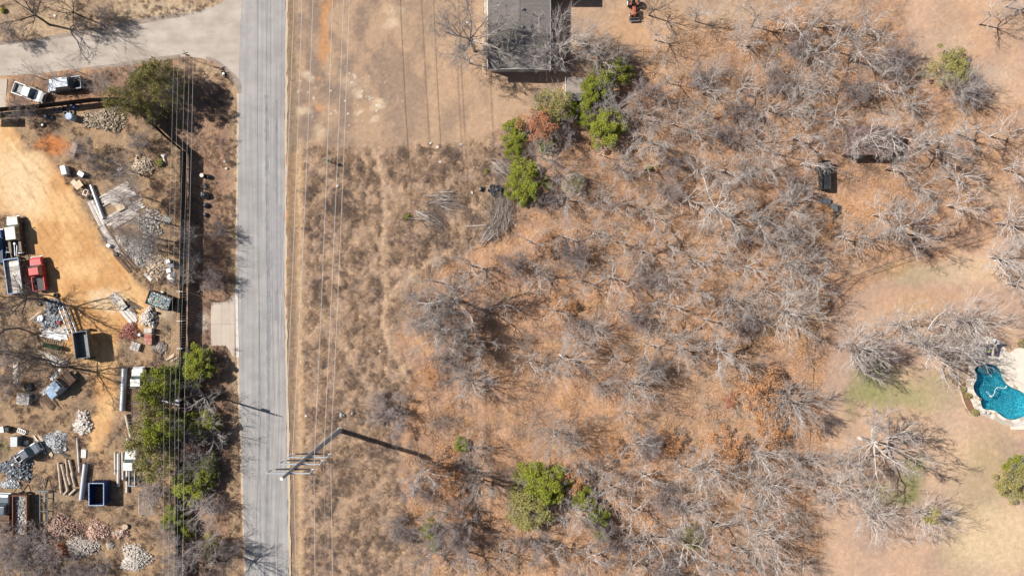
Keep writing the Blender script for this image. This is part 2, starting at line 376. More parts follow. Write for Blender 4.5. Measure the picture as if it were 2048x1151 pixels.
# junk yard soil
JUNK = [(-300, 240), (200, 215), (290, 240), (366, 300), (366, 1400), (-300, 1400)]
put(two((.38, .255, .155), (.26, .18, .12), ss(fbm(PX / 26, PY / 26, 51, 5), .42, .62)), soft(JUNK, 2, False))
m_yard = soft(YARD, 7)
put(two((.57, .355, .175), (.47, .26, .115), ss(fbm(PX / 45, PY / 45, 61), .4, .62)), m_yard)
put((.62, .47, .30), m_yard * blob(40, 360, 70, 90, .8)); put((.64, .50, .33), m_yard * blob(215, 600, 40, 30, .7))
put((.50, .19, .07), blob(108, 288, 42, 22, 1.0)); put((.52, .25, .10), blob(125, 300, 22, 9, .5)); put((.50, .30, .15), blob(200, 880, 14, 90, .5)); put((.50, .27, .13), blob(195, 770, 22, 40, .5))
put((.20, .15, .11), blob(30, 1100, 110, 60, .6)); put((.24, .21, .15), blob(60, 1010, 110, 40, .5)); put((.53, .48, .43), blob(404, 640, 16, 22, .8) * gt)
put((.56, .44, .31), blob(318, 625, 30, 20, .6) + 0 * X)
spot((.15, .17, .06), [(70, 1100, 16, 10, .6), (10, 890, 18, 12, .6), (1780, 960, 10, 10, .3), (370, 1010, 20, 20, .3)], gt)
# tyre tracks on the yard
for pts in ([(40, 300), (110, 360), (180, 470), (240, 560)], [(25, 310), (95, 375), (160, 480), (215, 575)], [(200, 660), (205, 760), (195, 860), (190, 960)], [(212, 660), (218, 760), (208, 860)], [(80, 330), (140, 400), (205, 520), (270, 590)], [(120, 900), (160, 850), (190, 840)]):
    put((.40, .25, .13), np.exp(-(segdist(PX + (n2 - .5) * 14, PY, pts) / 2.6) ** 2) * .45)
col *= (.82 + .36 * fbm(PX / 5, PY / 5, 71, 3))[..., None]
far = ss(np.maximum(np.abs(X) - 84, np.abs(Y) - 50), 0, 40)
put((.33, .23, .15), far)
# relief
Z = (fbm(X / 1.1, Y / 1.1, 81, 4) - .5) * .34 * np.clip(m_brush + .0, 0, 1) + (fbm(X / 2.2, Y / 2.2, 82, 4) - .5) * .22
flat = np.clip(soft(MOWN, 3) + soft(LAWN_E, 4) + soft(JUNK, 3, False), 0, 1); Z = Z * (1 - .85 * flat)
road_poly = ROAD_L + ROAD_R[::-1]
rm = blur((inpoly(PX, PY, road_poly) | inpoly(PX, PY, SIDE) | inpoly(PX, PY, DRIVE) | (inpoly(PX, PY, [(1920, 670), (2140, 660), (2140, 880), (1900, 880)]))).astype(float), 3)
Z = Z * (1 - np.clip(rm * 3, 0, 1)) - .01
Z -= np.exp(-((PX - 589) / 8.0) ** 2) * .12 * (np.abs(PY - 600) < 900)      # shallow ditch
Z -= np.exp(-((PX - 440) / 10.0) ** 2) * .10 * ((PY > 300) & (PY < 560))
pm = inpoly(PX, PY, POOL); Z = np.where(blur(pm.astype(float), 1) > .05, -2.6, Z)
Z -= np.clip(np.maximum(np.abs(X), np.abs(Y)) - 300, 0, 1e9) * .0
nyv, nxv = X.shape
me = bpy.data.meshes.new('ground')
idx = np.arange(nxv * nyv).reshape(nyv, nxv)
F = np.stack([idx[:-1, :-1], idx[:-1, 1:], idx[1:, 1:], idx[1:, :-1]], -1).reshape(-1, 4)
me.vertices.add(nxv * nyv); me.vertices.foreach_set('co', np.stack([X, Y, Z], -1).astype(np.float32).ravel())
me.loops.add(F.size); me.loops.foreach_set('vertex_index', F.ravel().astype(np.int32))
me.polygons.add(len(F)); me.polygons.foreach_set('loop_start', (np.arange(len(F)) * 4).astype(np.int32))
me.update(calc_edges=True); me.shade_smooth()
ca = me.color_attributes.new('tone', 'FLOAT_COLOR', 'POINT')
ca.data.foreach_set('color', np.concatenate([np.clip(col, 0, 1), np.ones(X.shape + (1,))], -1).astype(np.float32).ravel())
ma = me.color_attributes.new('zone', 'FLOAT_COLOR', 'POINT')
zone = np.stack([np.clip(m_yard, 0, 1), np.clip(m_brush, 0, 1), np.clip(m_mown + m_lawn, 0, 1), np.ones(X.shape)], -1)
ma.data.foreach_set('color', zone.astype(np.float32).ravel())
m, t, b = new_mat('ground soil and dry grass')
at = N(t, 'ShaderNodeVertexColor', layer_name='tone'); zo = N(t, 'ShaderNodeVertexColor', layer_name='zone'); geo = N(t, 'ShaderNodeNewGeometry')
sep = N(t, 'ShaderNodeSeparateColor'); t.links.new(zo.outputs[0], sep.inputs[0])
na = noise(t, 1.9, 9, .74, geo.outputs['Position']); na.inputs['Distortion'].default_value = .9; nb = noise(t, 11, 4, .7, geo.outputs['Position'])
mr = N(t, 'ShaderNodeMapRange'); mr.inputs[1].default_value = .3; mr.inputs[2].default_value = .7; mr.inputs[3].default_value = .62; mr.inputs[4].default_value = 1.42; t.links.new(na.outputs[0], mr.inputs[0])
c1 = mixc(t, 1.0, at.outputs[0], mr.outputs[0], 'MULTIPLY')
mr2 = N(t, 'ShaderNodeMapRange'); mr2.inputs[1].default_value = .3; mr2.inputs[2].default_value = .7; mr2.inputs[3].default_value = .7; mr2.inputs[4].default_value = 1.3; t.links.new(nb.outputs[0], mr2.inputs[0])
c2 = mixc(t, 1.0, c1, mr2.outputs[0], 'MULTIPLY')
# calmer on lawns and dirt
inv = N(t, 'ShaderNodeMath', operation='MAXIMUM'); t.links.new(sep.outputs[0], inv.inputs[0]); t.links.new(sep.outputs[2], inv.inputs[1])
sc_ = N(t, 'ShaderNodeMath', operation='MULTIPLY'); sc_.inputs[1].default_value = .55; t.links.new(inv.outputs[0], sc_.inputs[0])
c3 = mixc(t, sc_.outputs[0], c2, at.outputs[0])
# scraped streaks along the yard
mp = N(t, 'ShaderNodeMapping'); mp.inputs['Rotation'].default_value = (0, 0, R(58)); t.links.new(geo.outputs['Position'], mp.inputs[0])
mp2 = N(t, 'ShaderNodeMapping'); mp2.inputs['Scale'].default_value = (.30, 1.5, 1); t.links.new(mp.outputs[0], mp2.inputs[0])
st = noise(t, 1.0, 6, .65, mp2.outputs[0])
sr = ramp(t, st.outputs[0], [(.32, (.80, .72, .62)), (.47, (1, 1, 1)), (.75, (1.08, 1.07, 1.05))])
c4 = mixc(t, sep.outputs[0], c3, mixc(t, 1.0, c3, sr.outputs[0], 'MULTIPLY'))
t.links.new(c4, b.inputs['Base Color']); b.inputs['Roughness'].default_value = .95; b.inputs['Specular IOR Level'].default_value = .1
bp = N(t, 'ShaderNodeBump'); bp.inputs['Strength'].default_value = 1; bp.inputs['Distance'].default_value = .12
add = N(t, 'ShaderNodeMath', operation='ADD'); t.links.new(na.outputs[0], add.inputs[0]); t.links.new(nb.outputs[0], add.inputs[1])
dm = N(t, 'ShaderNodeMapRange'); dm.inputs[3].default_value = .16; dm.inputs[4].default_value = .045; t.links.new(inv.outputs[0], dm.inputs[0]); t.links.new(dm.outputs[0], bp.inputs['Distance'])
t.links.new(add.outputs[0], bp.inputs['Height']); t.links.new(bp.outputs[0], b.inputs['Normal'])
me.materials.append(m)
g = bpy.data.objects.new('ground', me); COL.objects.link(g); g['kind'] = 'structure'

# ------------------------------------------------------------------ roads
def resample(pts, n):
    p = np.array(pts, float); d = np.r_[0, np.cumsum(np.hypot(*np.diff(p, axis=0).T))]; s = np.linspace(0, d[-1], n)
    return np.stack([np.interp(s, d, p[:, 0]), np.interp(s, d, p[:, 1])], -1)
def strip_sheet(name, A, B, z, m, n=160, jit=.0, seed=0):
    n *= 2; mb = MB(); a = resample(A, n); c = resample(B, n)
    ja = (fbm(np.arange(n) * .5, np.zeros(n), seed) - .5) * jit; jb = (fbm(np.arange(n) * .5, np.ones(n) * 9, seed) - .5) * jit
    for i in range(n):
        mb.v.append((*W(a[i, 0] + ja[i], a[i, 1]), z)); mb.v.append((*W(c[i, 0] + jb[i], c[i, 1]), z))
    for i in range(n - 1): mb.f.append((2 * i, 2 * i + 1, 2 * i + 3, 2 * i + 2)) if True else None
    for k, f in enumerate(mb.f): mb.f[k] = f[::-1]
    return struct(name, mb, m)
def asphalt(name, c, c2, streak=True):
    m, t, b = new_mat(name); geo = N(t, 'ShaderNodeNewGeometry')
    mp = N(t, 'ShaderNodeMapping'); mp.inputs['Scale'].default_value = (2.4, .035, 1) if streak else (.25, .6, 1); t.links.new(geo.outputs['Position'], mp.inputs[0])
    s1 = noise(t, 1.0, 5, .6, mp.outputs[0]); s2 = noise(t, .35, 5, .6, geo.outputs['Position']); s3 = noise(t, 16, 3, .7, geo.outputs['Position'])
    col = ramp(t, s1.outputs[0], [(.36, c2), (.60, c)]).outputs[0]
    r2 = ramp(t, s2.outputs[0], [(.35, (.86, .85, .84)), (.65, (1.08, 1.08, 1.07))]); col = mixc(t, 1.0, col, r2.outputs[0], 'MULTIPLY')
    r3 = ramp(t, s3.outputs[0], [(.3, (.82, .82, .82)), (.7, (1.15, 1.15, 1.15))]); col = mixc(t, 1.0, col, r3.outputs[0], 'MULTIPLY')
    t.links.new(col, b.inputs['Base Color']); b.inputs['Roughness'].default_value = .9
    bp = N(t, 'ShaderNodeBump'); bp.inputs['Distance'].default_value = .01; t.links.new(s3.outputs[0], bp.inputs['Height']); t.links.new(bp.outputs[0], b.inputs['Normal'])
    return m
M['road'] = asphalt('worn asphalt', (.335, .315, .305), (.27, .26, .262))
M['side'] = asphalt('pale gravel road', (.42, .365, .32), (.36, .305, .26), False)
M['tar'] = mat('dark tar track', (.19, .188, .20), (.26, .255, .26), .5, .85)
M['apron'] = mat('dark road edge patch', (.22, .175, .145), (.30, .245, .205), .8, .9)
M['sand'] = mat('sandy gravel shoulder', (.50, .40, .30), (.42, .34, .26), 2, .95, bump=.01)
strip_sheet('gravel_shoulder', [(x + 0, y) for x, y in ROAD_R], [(x + 5, y) for x, y in ROAD_R], .004, M['sand'], 200, 5, 3)
strip_sheet('gravel_shoulder', [(x - 4, y) for x, y in ROAD_L[4:]], [(x + 1, y) for x, y in ROAD_L[4:]], .004, M['sand'], 200, 4, 4)
side_poly = [W(*p) for p in SIDE]
struct('side_road', MB().quad(*[(x, y, .008) for x, y in (side_poly if True else side_poly)]), M['side'])
strip_sheet('road', ROAD_L, ROAD_R, .014, M['road'], 260, 2.0, 5)
ap = [[(0, 84), (60, 78), (150, 64), (235, 44), (300, 33), (375, 26), (378, 30), (300, 45), (235, 57), (150, 72), (60, 84), (0, 90)],
      [(150, 140), (225, 128), (300, 116), (360, 109), (361, 115), (300, 125), (225, 135), (150, 143)],
      [(412, 113), (430, 118), (448, 130), (466, 146), (480, 160), (484, 175), (483, 186), (479, 188), (470, 172), (452, 146), (432, 127), (412, 118)]]
for q in ap: struct('road_edge_patch', MB().quad(*[(*W(*p), .019) for p in q]), M['apron'])
strip_sheet('tar_track', [(530, 190), (531, 400), (534, 600), (533, 850), (530, 1151)], [(537, 190), (538, 400), (542, 600), (540, 850), (534, 1151)], .019, M['tar'], 120, 6, 8)
strip_sheet('tar_track', [(551, 200), (551, 400), (549, 640)], [(555, 200), (556, 400), (555, 640)], .019, M['tar'], 80, 5, 11)
strip_sheet('tar_track', [(517, 620), (516, 850), (521, 1151)], [(520, 620), (520, 850), (524, 1151)], .019, M['tar'], 80, 3, 12)
struct('road_repair_patch', MB().quad(*[(*W(*p), .0235) for p in [(546, 405), (565, 410), (568, 450), (567, 560), (548, 585), (545, 500)]]), mat('grey repair patch', (.25, .24, .245), (.29, .28, .28), .8, .9))
# concrete driveway apron: separate slabs
drv = bpy.data.objects.new('driveway', None); COL.objects.link(drv); drv['kind'] = 'structure'
def slab(poly, parent, z1=.05, m=None, name='slab', inset=0):
    cx = sum(p[0] for p in poly) / len(poly); cy = sum(p[1] for p in poly) / len(poly)
    q = [(x + (cx - x) * .006, y + (cy - y) * .006) for x, y in poly]
    return obj(name, MB().prism([W(*p) for p in q], -.05, z1), m or M['concrete'], parent, bevel=.01)
slab([(422, 604), (443, 604), (443, 648), (422, 648)], drv); slab([(422, 648), (443, 648), (443, 691), (422, 691)], drv)
slab([(443, 604), (450, 604), (460, 595), (460, 648), (443, 648)], drv); slab([(443, 648), (460, 648), (460, 702), (452, 691), (443, 691)], drv)
slab([(460, 595), (468, 588), (470, 588), (470, 648), (460, 648)], drv); slab([(460, 648), (470, 648), (470, 712), (465, 711), (460, 702)], drv)
slab([(470.3, 572), (476, 572), (477, 640), (471, 640)], drv, .045, M['concrete_pale'], 'gutter'); slab([(471, 640), (477, 640), (479, 714), (472, 714)], drv, .045, M['concrete_pale'], 'gutter')
pad = bpy.data.objects.new('concrete_pad', None); COL.objects.link(pad); pad['kind'] = 'structure'
slab([(-60, 159), (15, 158), (13, 190), (-60, 190)], pad); slab([(-60, 190), (13, 190), (12, 218), (-60, 219)], pad)

# ------------------------------------------------------------------ trees
def prisms(segs):
    """three-sided tapering sticks from an (n,8) array x0 y0 z0 x1 y1 z1 r0 r1"""
    s = np.asarray(segs, float); p0 = s[:, :3]; p1 = s[:, 3:6]; d = p1 - p0; d /= np.linalg.norm(d, axis=1)[:, None] + 1e-9
    up = np.where(np.abs(d[:, 2:3]) < .9, np.array([[0, 0, 1.]]), np.array([[1., 0, 0]])); a = np.cross(d, up); a /= np.linalg.norm(a, axis=1)[:, None] + 1e-9
    b = np.cross(d, a); V = []
    for p, r in ((p0, s[:, 6]), (p1, s[:, 7])):
        for k in range(3):
            t = 2 * math.pi * k / 3 + .3; V.append(p + (a * math.cos(t) + b * math.sin(t)) * r[:, None])
    V = np.stack(V, 1).reshape(-1, 3); o = (np.arange(len(s)) * 6)[:, None]
    F = np.concatenate([o + np.array([[0, 1, 4, 3]]), o + np.array([[1, 2, 5, 4]]), o + np.array([[2, 0, 3, 5]])], 1).reshape(-1, 4)
    return V, F
def cones(segs):
    s = np.asarray(segs, float); p0 = s[:, :3]; p1 = s[:, 3:6]; d = p1 - p0; d /= np.linalg.norm(d, axis=1)[:, None] + 1e-9
    up = np.where(np.abs(d[:, 2:3]) < .9, np.array([[0, 0, 1.]]), np.array([[1., 0, 0]])); a = np.cross(d, up); a /= np.linalg.norm(a, axis=1)[:, None] + 1e-9
    b = np.cross(d, a); V = []
    for k in range(3): t = 2 * math.pi * k / 3; V.append(p0 + (a * math.cos(t) + b * math.sin(t)) * s[:, 6:7])
    V.append(p1); V = np.stack(V, 1).reshape(-1, 3); o = (np.arange(len(s)) * 4)[:, None]
    F = np.concatenate([o + np.array([[0, 1, 3]]), o + np.array([[1, 2, 3]]), o + np.array([[2, 0, 3]])], 1).reshape(-1, 3)
    return V, F
def np_mesh(name, parts, mats, smooth=False):
    """parts: list of (V, F, material index)"""
    me = bpy.data.meshes.new(name); Vs = []; loops = []; starts = []; mi = []; off = 0; ls = 0
    for V, F, k in parts:
        Vs.append(V); n = F.shape[1]; loops.append((F + off).ravel()); starts.append(ls + np.arange(len(F)) * n); ls += F.size; mi.append(np.full(len(F), k)); off += len(V)
    V = np.concatenate(Vs); me.vertices.add(len(V)); me.vertices.foreach_set('co', V.astype(np.float32).ravel())
    L = np.concatenate(loops).astype(np.int32); me.loops.add(len(L)); me.loops.foreach_set('vertex_index', L)
    st = np.concatenate(starts).astype(np.int32); me.polygons.add(len(st)); me.polygons.foreach_set('loop_start', st)
    for m in mats: me.materials.append(m)
    me.polygons.foreach_set('material_index', np.concatenate(mi).astype(np.int32)); me.update(calc_edges=True)
    return me
def leaves(c, size, up=.5, n4=True):
    """small leaf-sized quads at points c"""
    n = len(c); nr = rng.normal(size=(n, 3)); nr[:, 2] = np.abs(nr[:, 2]) + up; nr /= np.linalg.norm(nr, axis=1)[:, None]
    a = np.cross(nr, rng.normal(size=(n, 3))); a /= np.linalg.norm(a, axis=1)[:, None] + 1e-9; b = np.cross(nr, a)
    s = size * rng.uniform(.6, 1.4, (n, 1)); V = np.stack([c - a * s, c - b * s * .55, c + a * s, c + b * s * .55], 1).reshape(-1, 3)
    return V, np.arange(4 * n).reshape(n, 4)

def grow(kind, seed):
    """unit tree about 9 m high, crown radius about 4.2 m. returns trunk, branch, twig segments"""
    rd = random.Random(seed); T = []; B = []; G = []; tips = []
    P = dict(bigoak=dict(tips=2, h0=(2.4, 3.0), nl=(9, 11), spread=(25, 80), L=5.0, wob=.27, rise=.05), oak=dict(tips=1, h0=(2.6, 3.3), nl=(6, 8), spread=(25, 70), L=4.6, wob=.24, rise=.06),
             spray=dict(tips=1, h0=(1.6, 2.4), nl=(12, 16), spread=(12, 70), L=5.0, wob=.10, rise=.08),
             scrub=dict(tips=4, h0=(.5, .9), nl=(9, 13), spread=(8, 50), L=4.6, wob=.16, rise=.16),
             tall=dict(tips=2, h0=(3.6, 4.6), nl=(4, 6), spread=(20, 58), L=4.3, wob=.26, rise=.10))[kind]
    h0 = rd.uniform(*P['h0']); fork = Vector((rd.uniform(-.4, .4), rd.uniform(-.4, .4), h0))
    r0 = .10 if kind == 'scrub' else .27 if kind == 'bigoak' else .21
    mid = fork * .5 + Vector((rd.uniform(-.12, .12), rd.uniform(-.12, .12), 0))
    T.append((0, 0, -.15, *mid, r0 * 1.15, r0)); T.append((*mid, *fork, r0, r0 * .9))
    def branch(p, d, L, r, lvl):
        ns = (5, 4, 3, 3, 1)[lvl]; step = L / ns; q = p.copy(); dd = d.copy(); rr = r
        wob = P['wob'] * (1 + .25 * lvl)
        for i in range(ns):
            dd = (dd + Vector((rd.gauss(0, wob), rd.gauss(0, wob), rd.gauss(0, wob * .7) + P['rise'])) * .75).normalized()
            if q.z < 1.2 and dd.z < 0: dd.z = .2
            e = q + dd * step * rd.uniform(.8, 1.2); r2 = rr * (.80 if lvl < 3 else .7)
            (T if lvl == 0 and i < 2 else B if lvl < 3 else G).append((*q, *e, rr, r2))
            if lvl < 3:
                nb = (2 if rd.random() < .55 else 1, 1 if rd.random() < .85 else 0, 1 if rd.random() < (.9 if kind == 'scrub' else .58) else 0)[lvl] + (1 if kind == 'bigoak' and lvl > 0 and rd.random() < .5 else 0)
                if i == ns - 1: nb += 1 if lvl < 2 else 0
                if lvl == 0 and i == 0: nb = 1 if rd.random() < .5 else 0
                for _ in range(nb):
                    ax = Vector((rd.gauss(0, 1), rd.gauss(0, 1), rd.gauss(0, 1))).normalized()
                    nd = (dd + (ax - dd * ax.dot(dd)).normalized() * rd.uniform(.5, 1.15)).normalized()
                    branch(q.lerp(e, rd.uniform(.4, 1)), nd, L * rd.uniform(.36, .56), max(r2 * rd.uniform(.6, .82), .022 if lvl < 2 else .012), lvl + 1)
            elif lvl == 3:
                for _ in range(P['tips']):
                    ax = Vector((rd.gauss(0, 1), rd.gauss(0, 1), rd.gauss(0, 1))).normalized()
                    nd = (dd + ax * .75).normalized(); s_ = q.lerp(e, rd.random()); tp = s_ + nd * rd.uniform(.22, .55)
                    tips.append((*s_, *tp, .0085, .002))
            q = e; rr = r2
    nl = rd.randint(*P['nl']); a0 = rd.random() * 6.28
    for i in range(nl):
        a = a0 + i * 2.4 + rd.uniform(-.25, .25); lo_, hi_ = P['spread']; sp = R(lo_ + (hi_ - lo_) * math.sqrt((i + .5) / nl) + rd.uniform(-5, 5))
        d = Vector((math.cos(a) * math.sin(sp), math.sin(a) * math.sin(sp), math.cos(sp)))
        st = fork if kind != 'scrub' else Vector((rd.uniform(-.5, .5), rd.uniform(-.5, .5), .1))
        branch(st.copy(), d, P['L'] * rd.uniform(.88, 1.1), r0 * (rd.uniform(.34, .5) if kind == 'spray' else rd.uniform(.42, .6)), 0)
    return np.array(T), np.array(B), np.array(G), np.array(tips)
PROTO = {}
def bare_proto(kind, seed, mats, thin=1.0):
    T, B, G, tips = grow(kind, seed)
    if thin < 1: tips = tips[rng.random(len(tips)) < thin]
    a = np_mesh('trunk', [(*prisms(T), 0)], [mats[0]]); b_ = np_mesh('branches', [(*prisms(B), 0)], [mats[1]]); 
    c = np_mesh('twigs', [(*prisms(G), 0), (*cones(tips), 0)], [mats[2]])
    allp = np.concatenate([B[:, 3:6], G[:, 3:6]]); rad = np.percentile(np.hypot(allp[:, 0], allp[:, 1]), 93); hz = np.percentile(allp[:, 2], 97)
    return dict(parts=[('trunk', a), ('branches', b_), ('twigs', c)], rad=rad, h=hz)
bk, tw, lm_ = M['bark'], M['twig'], M['limb']
PROTO['bigoak'] = [bare_proto('bigoak', 311 + i, (bk, lm_, tw)) for i in range(3)]
PROTO['oak'] = [bare_proto('oak', 11 + i, (bk, lm_, tw)) for i in range(5)]
PROTO['spray'] = [bare_proto('spray', 41 + i, (bk, lm_, tw)) for i in range(4)]
PROTO['tall'] = [bare_proto('tall', 71 + i, (bk, lm_, tw)) for i in range(3)]
PROTO['scrub'] = [bare_proto('scrub', 91 + i, (M['twig_dark'],) * 3) for i in range(3)]
PROTO['darkoak'] = [bare_proto('oak', 131 + i, (M['bark_dark'], M['bark_dark'], M['twig_dark'])) for i in range(3)]
def leafy_proto(seed, m, shape='round', n=7000, size=.10, holes=.5):
    rr = np.random.default_rng(seed); rd = random.Random(seed)
    T, B, G, tips = grow('spray', seed); k = .62
    nc = 70; cl = []
    for i in range(nc):
        a = rr.uniform(0, 6.283); u = rr.uniform(0, 1) ** .5; z = rr.uniform(.0, 1)
        prof = (1 - z * .75) if shape == 'cone' else math.sqrt(max(.05, 1 - (z * 1.3 - .45) ** 2))
        r = 3.1 * u * prof * (1 + .12 * math.sin(a * 3 + seed) + .08 * math.sin(a * 5 + seed * 2)); cl.append((r * math.cos(a), r * math.sin(a), 1.2 + z * 4.6 - .15 * r, rr.uniform(.45, 1.05) * (1.0 if shape != 'cone' else .8)))
    cl = np.array(cl); which = rr.integers(0, nc, n); d = rr.normal(size=(n, 3)); d /= np.linalg.norm(d, axis=1)[:, None]; d[:, 2] = np.abs(d[:, 2]) * .8 - .15
    c = cl[which, :3] + d * cl[which, 3:4] * .82 * (rr.uniform(.5, 1.05, (n, 1)))
    lv = np_mesh('foliage', [(*leaves(c, size, .35), 0)], [m])
    sc = np.array([k, k, k, k, k, k, .7, .7]); a = np_mesh('trunk', [(*prisms(T * sc), 0)], [M['bark']]); b_ = np_mesh('branches', [(*prisms(B * sc), 0)], [M['bark']])
    return dict(parts=[('trunk', a), ('branches', b_), ('foliage', lv)], rad=3.3, h=6.2)
PROTO['green'] = [leafy_proto(200 + i, M['leaf_green'], 'round', 17000, .095) for i in range(4)]
PROTO['olive'] = [leafy_proto(220 + i, M['leaf_olive'], 'round', 8500, .085) for i in range(3)]
PROTO['brown'] = [leafy_proto(240 + i, M['leaf_brown'], 'round', 5200, .095) for i in range(3)]
PROTO['rust'] = [leafy_proto(260, M['leaf_rust'], 'round', 5000, .10)]

KINDTXT = dict(oak='leafless spreading oak', spray='leafless many-limbed tree', tall='tall leafless tree', scrub='bare purple-grey thicket tree', darkoak='dark-barked leafless oak', green='bright green evergreen tree', olive='olive green live oak', brown='tree holding dry brown leaves', rust='tree holding rust red leaves')
TREES = []
def tree(kind, px, py, r, hf=1.0, name=None, label=None):
    """px,py: where the middle of the crown shows; r: crown radius in photo pixels"""
    TREES.append([kind, px, py, r, hf, label])
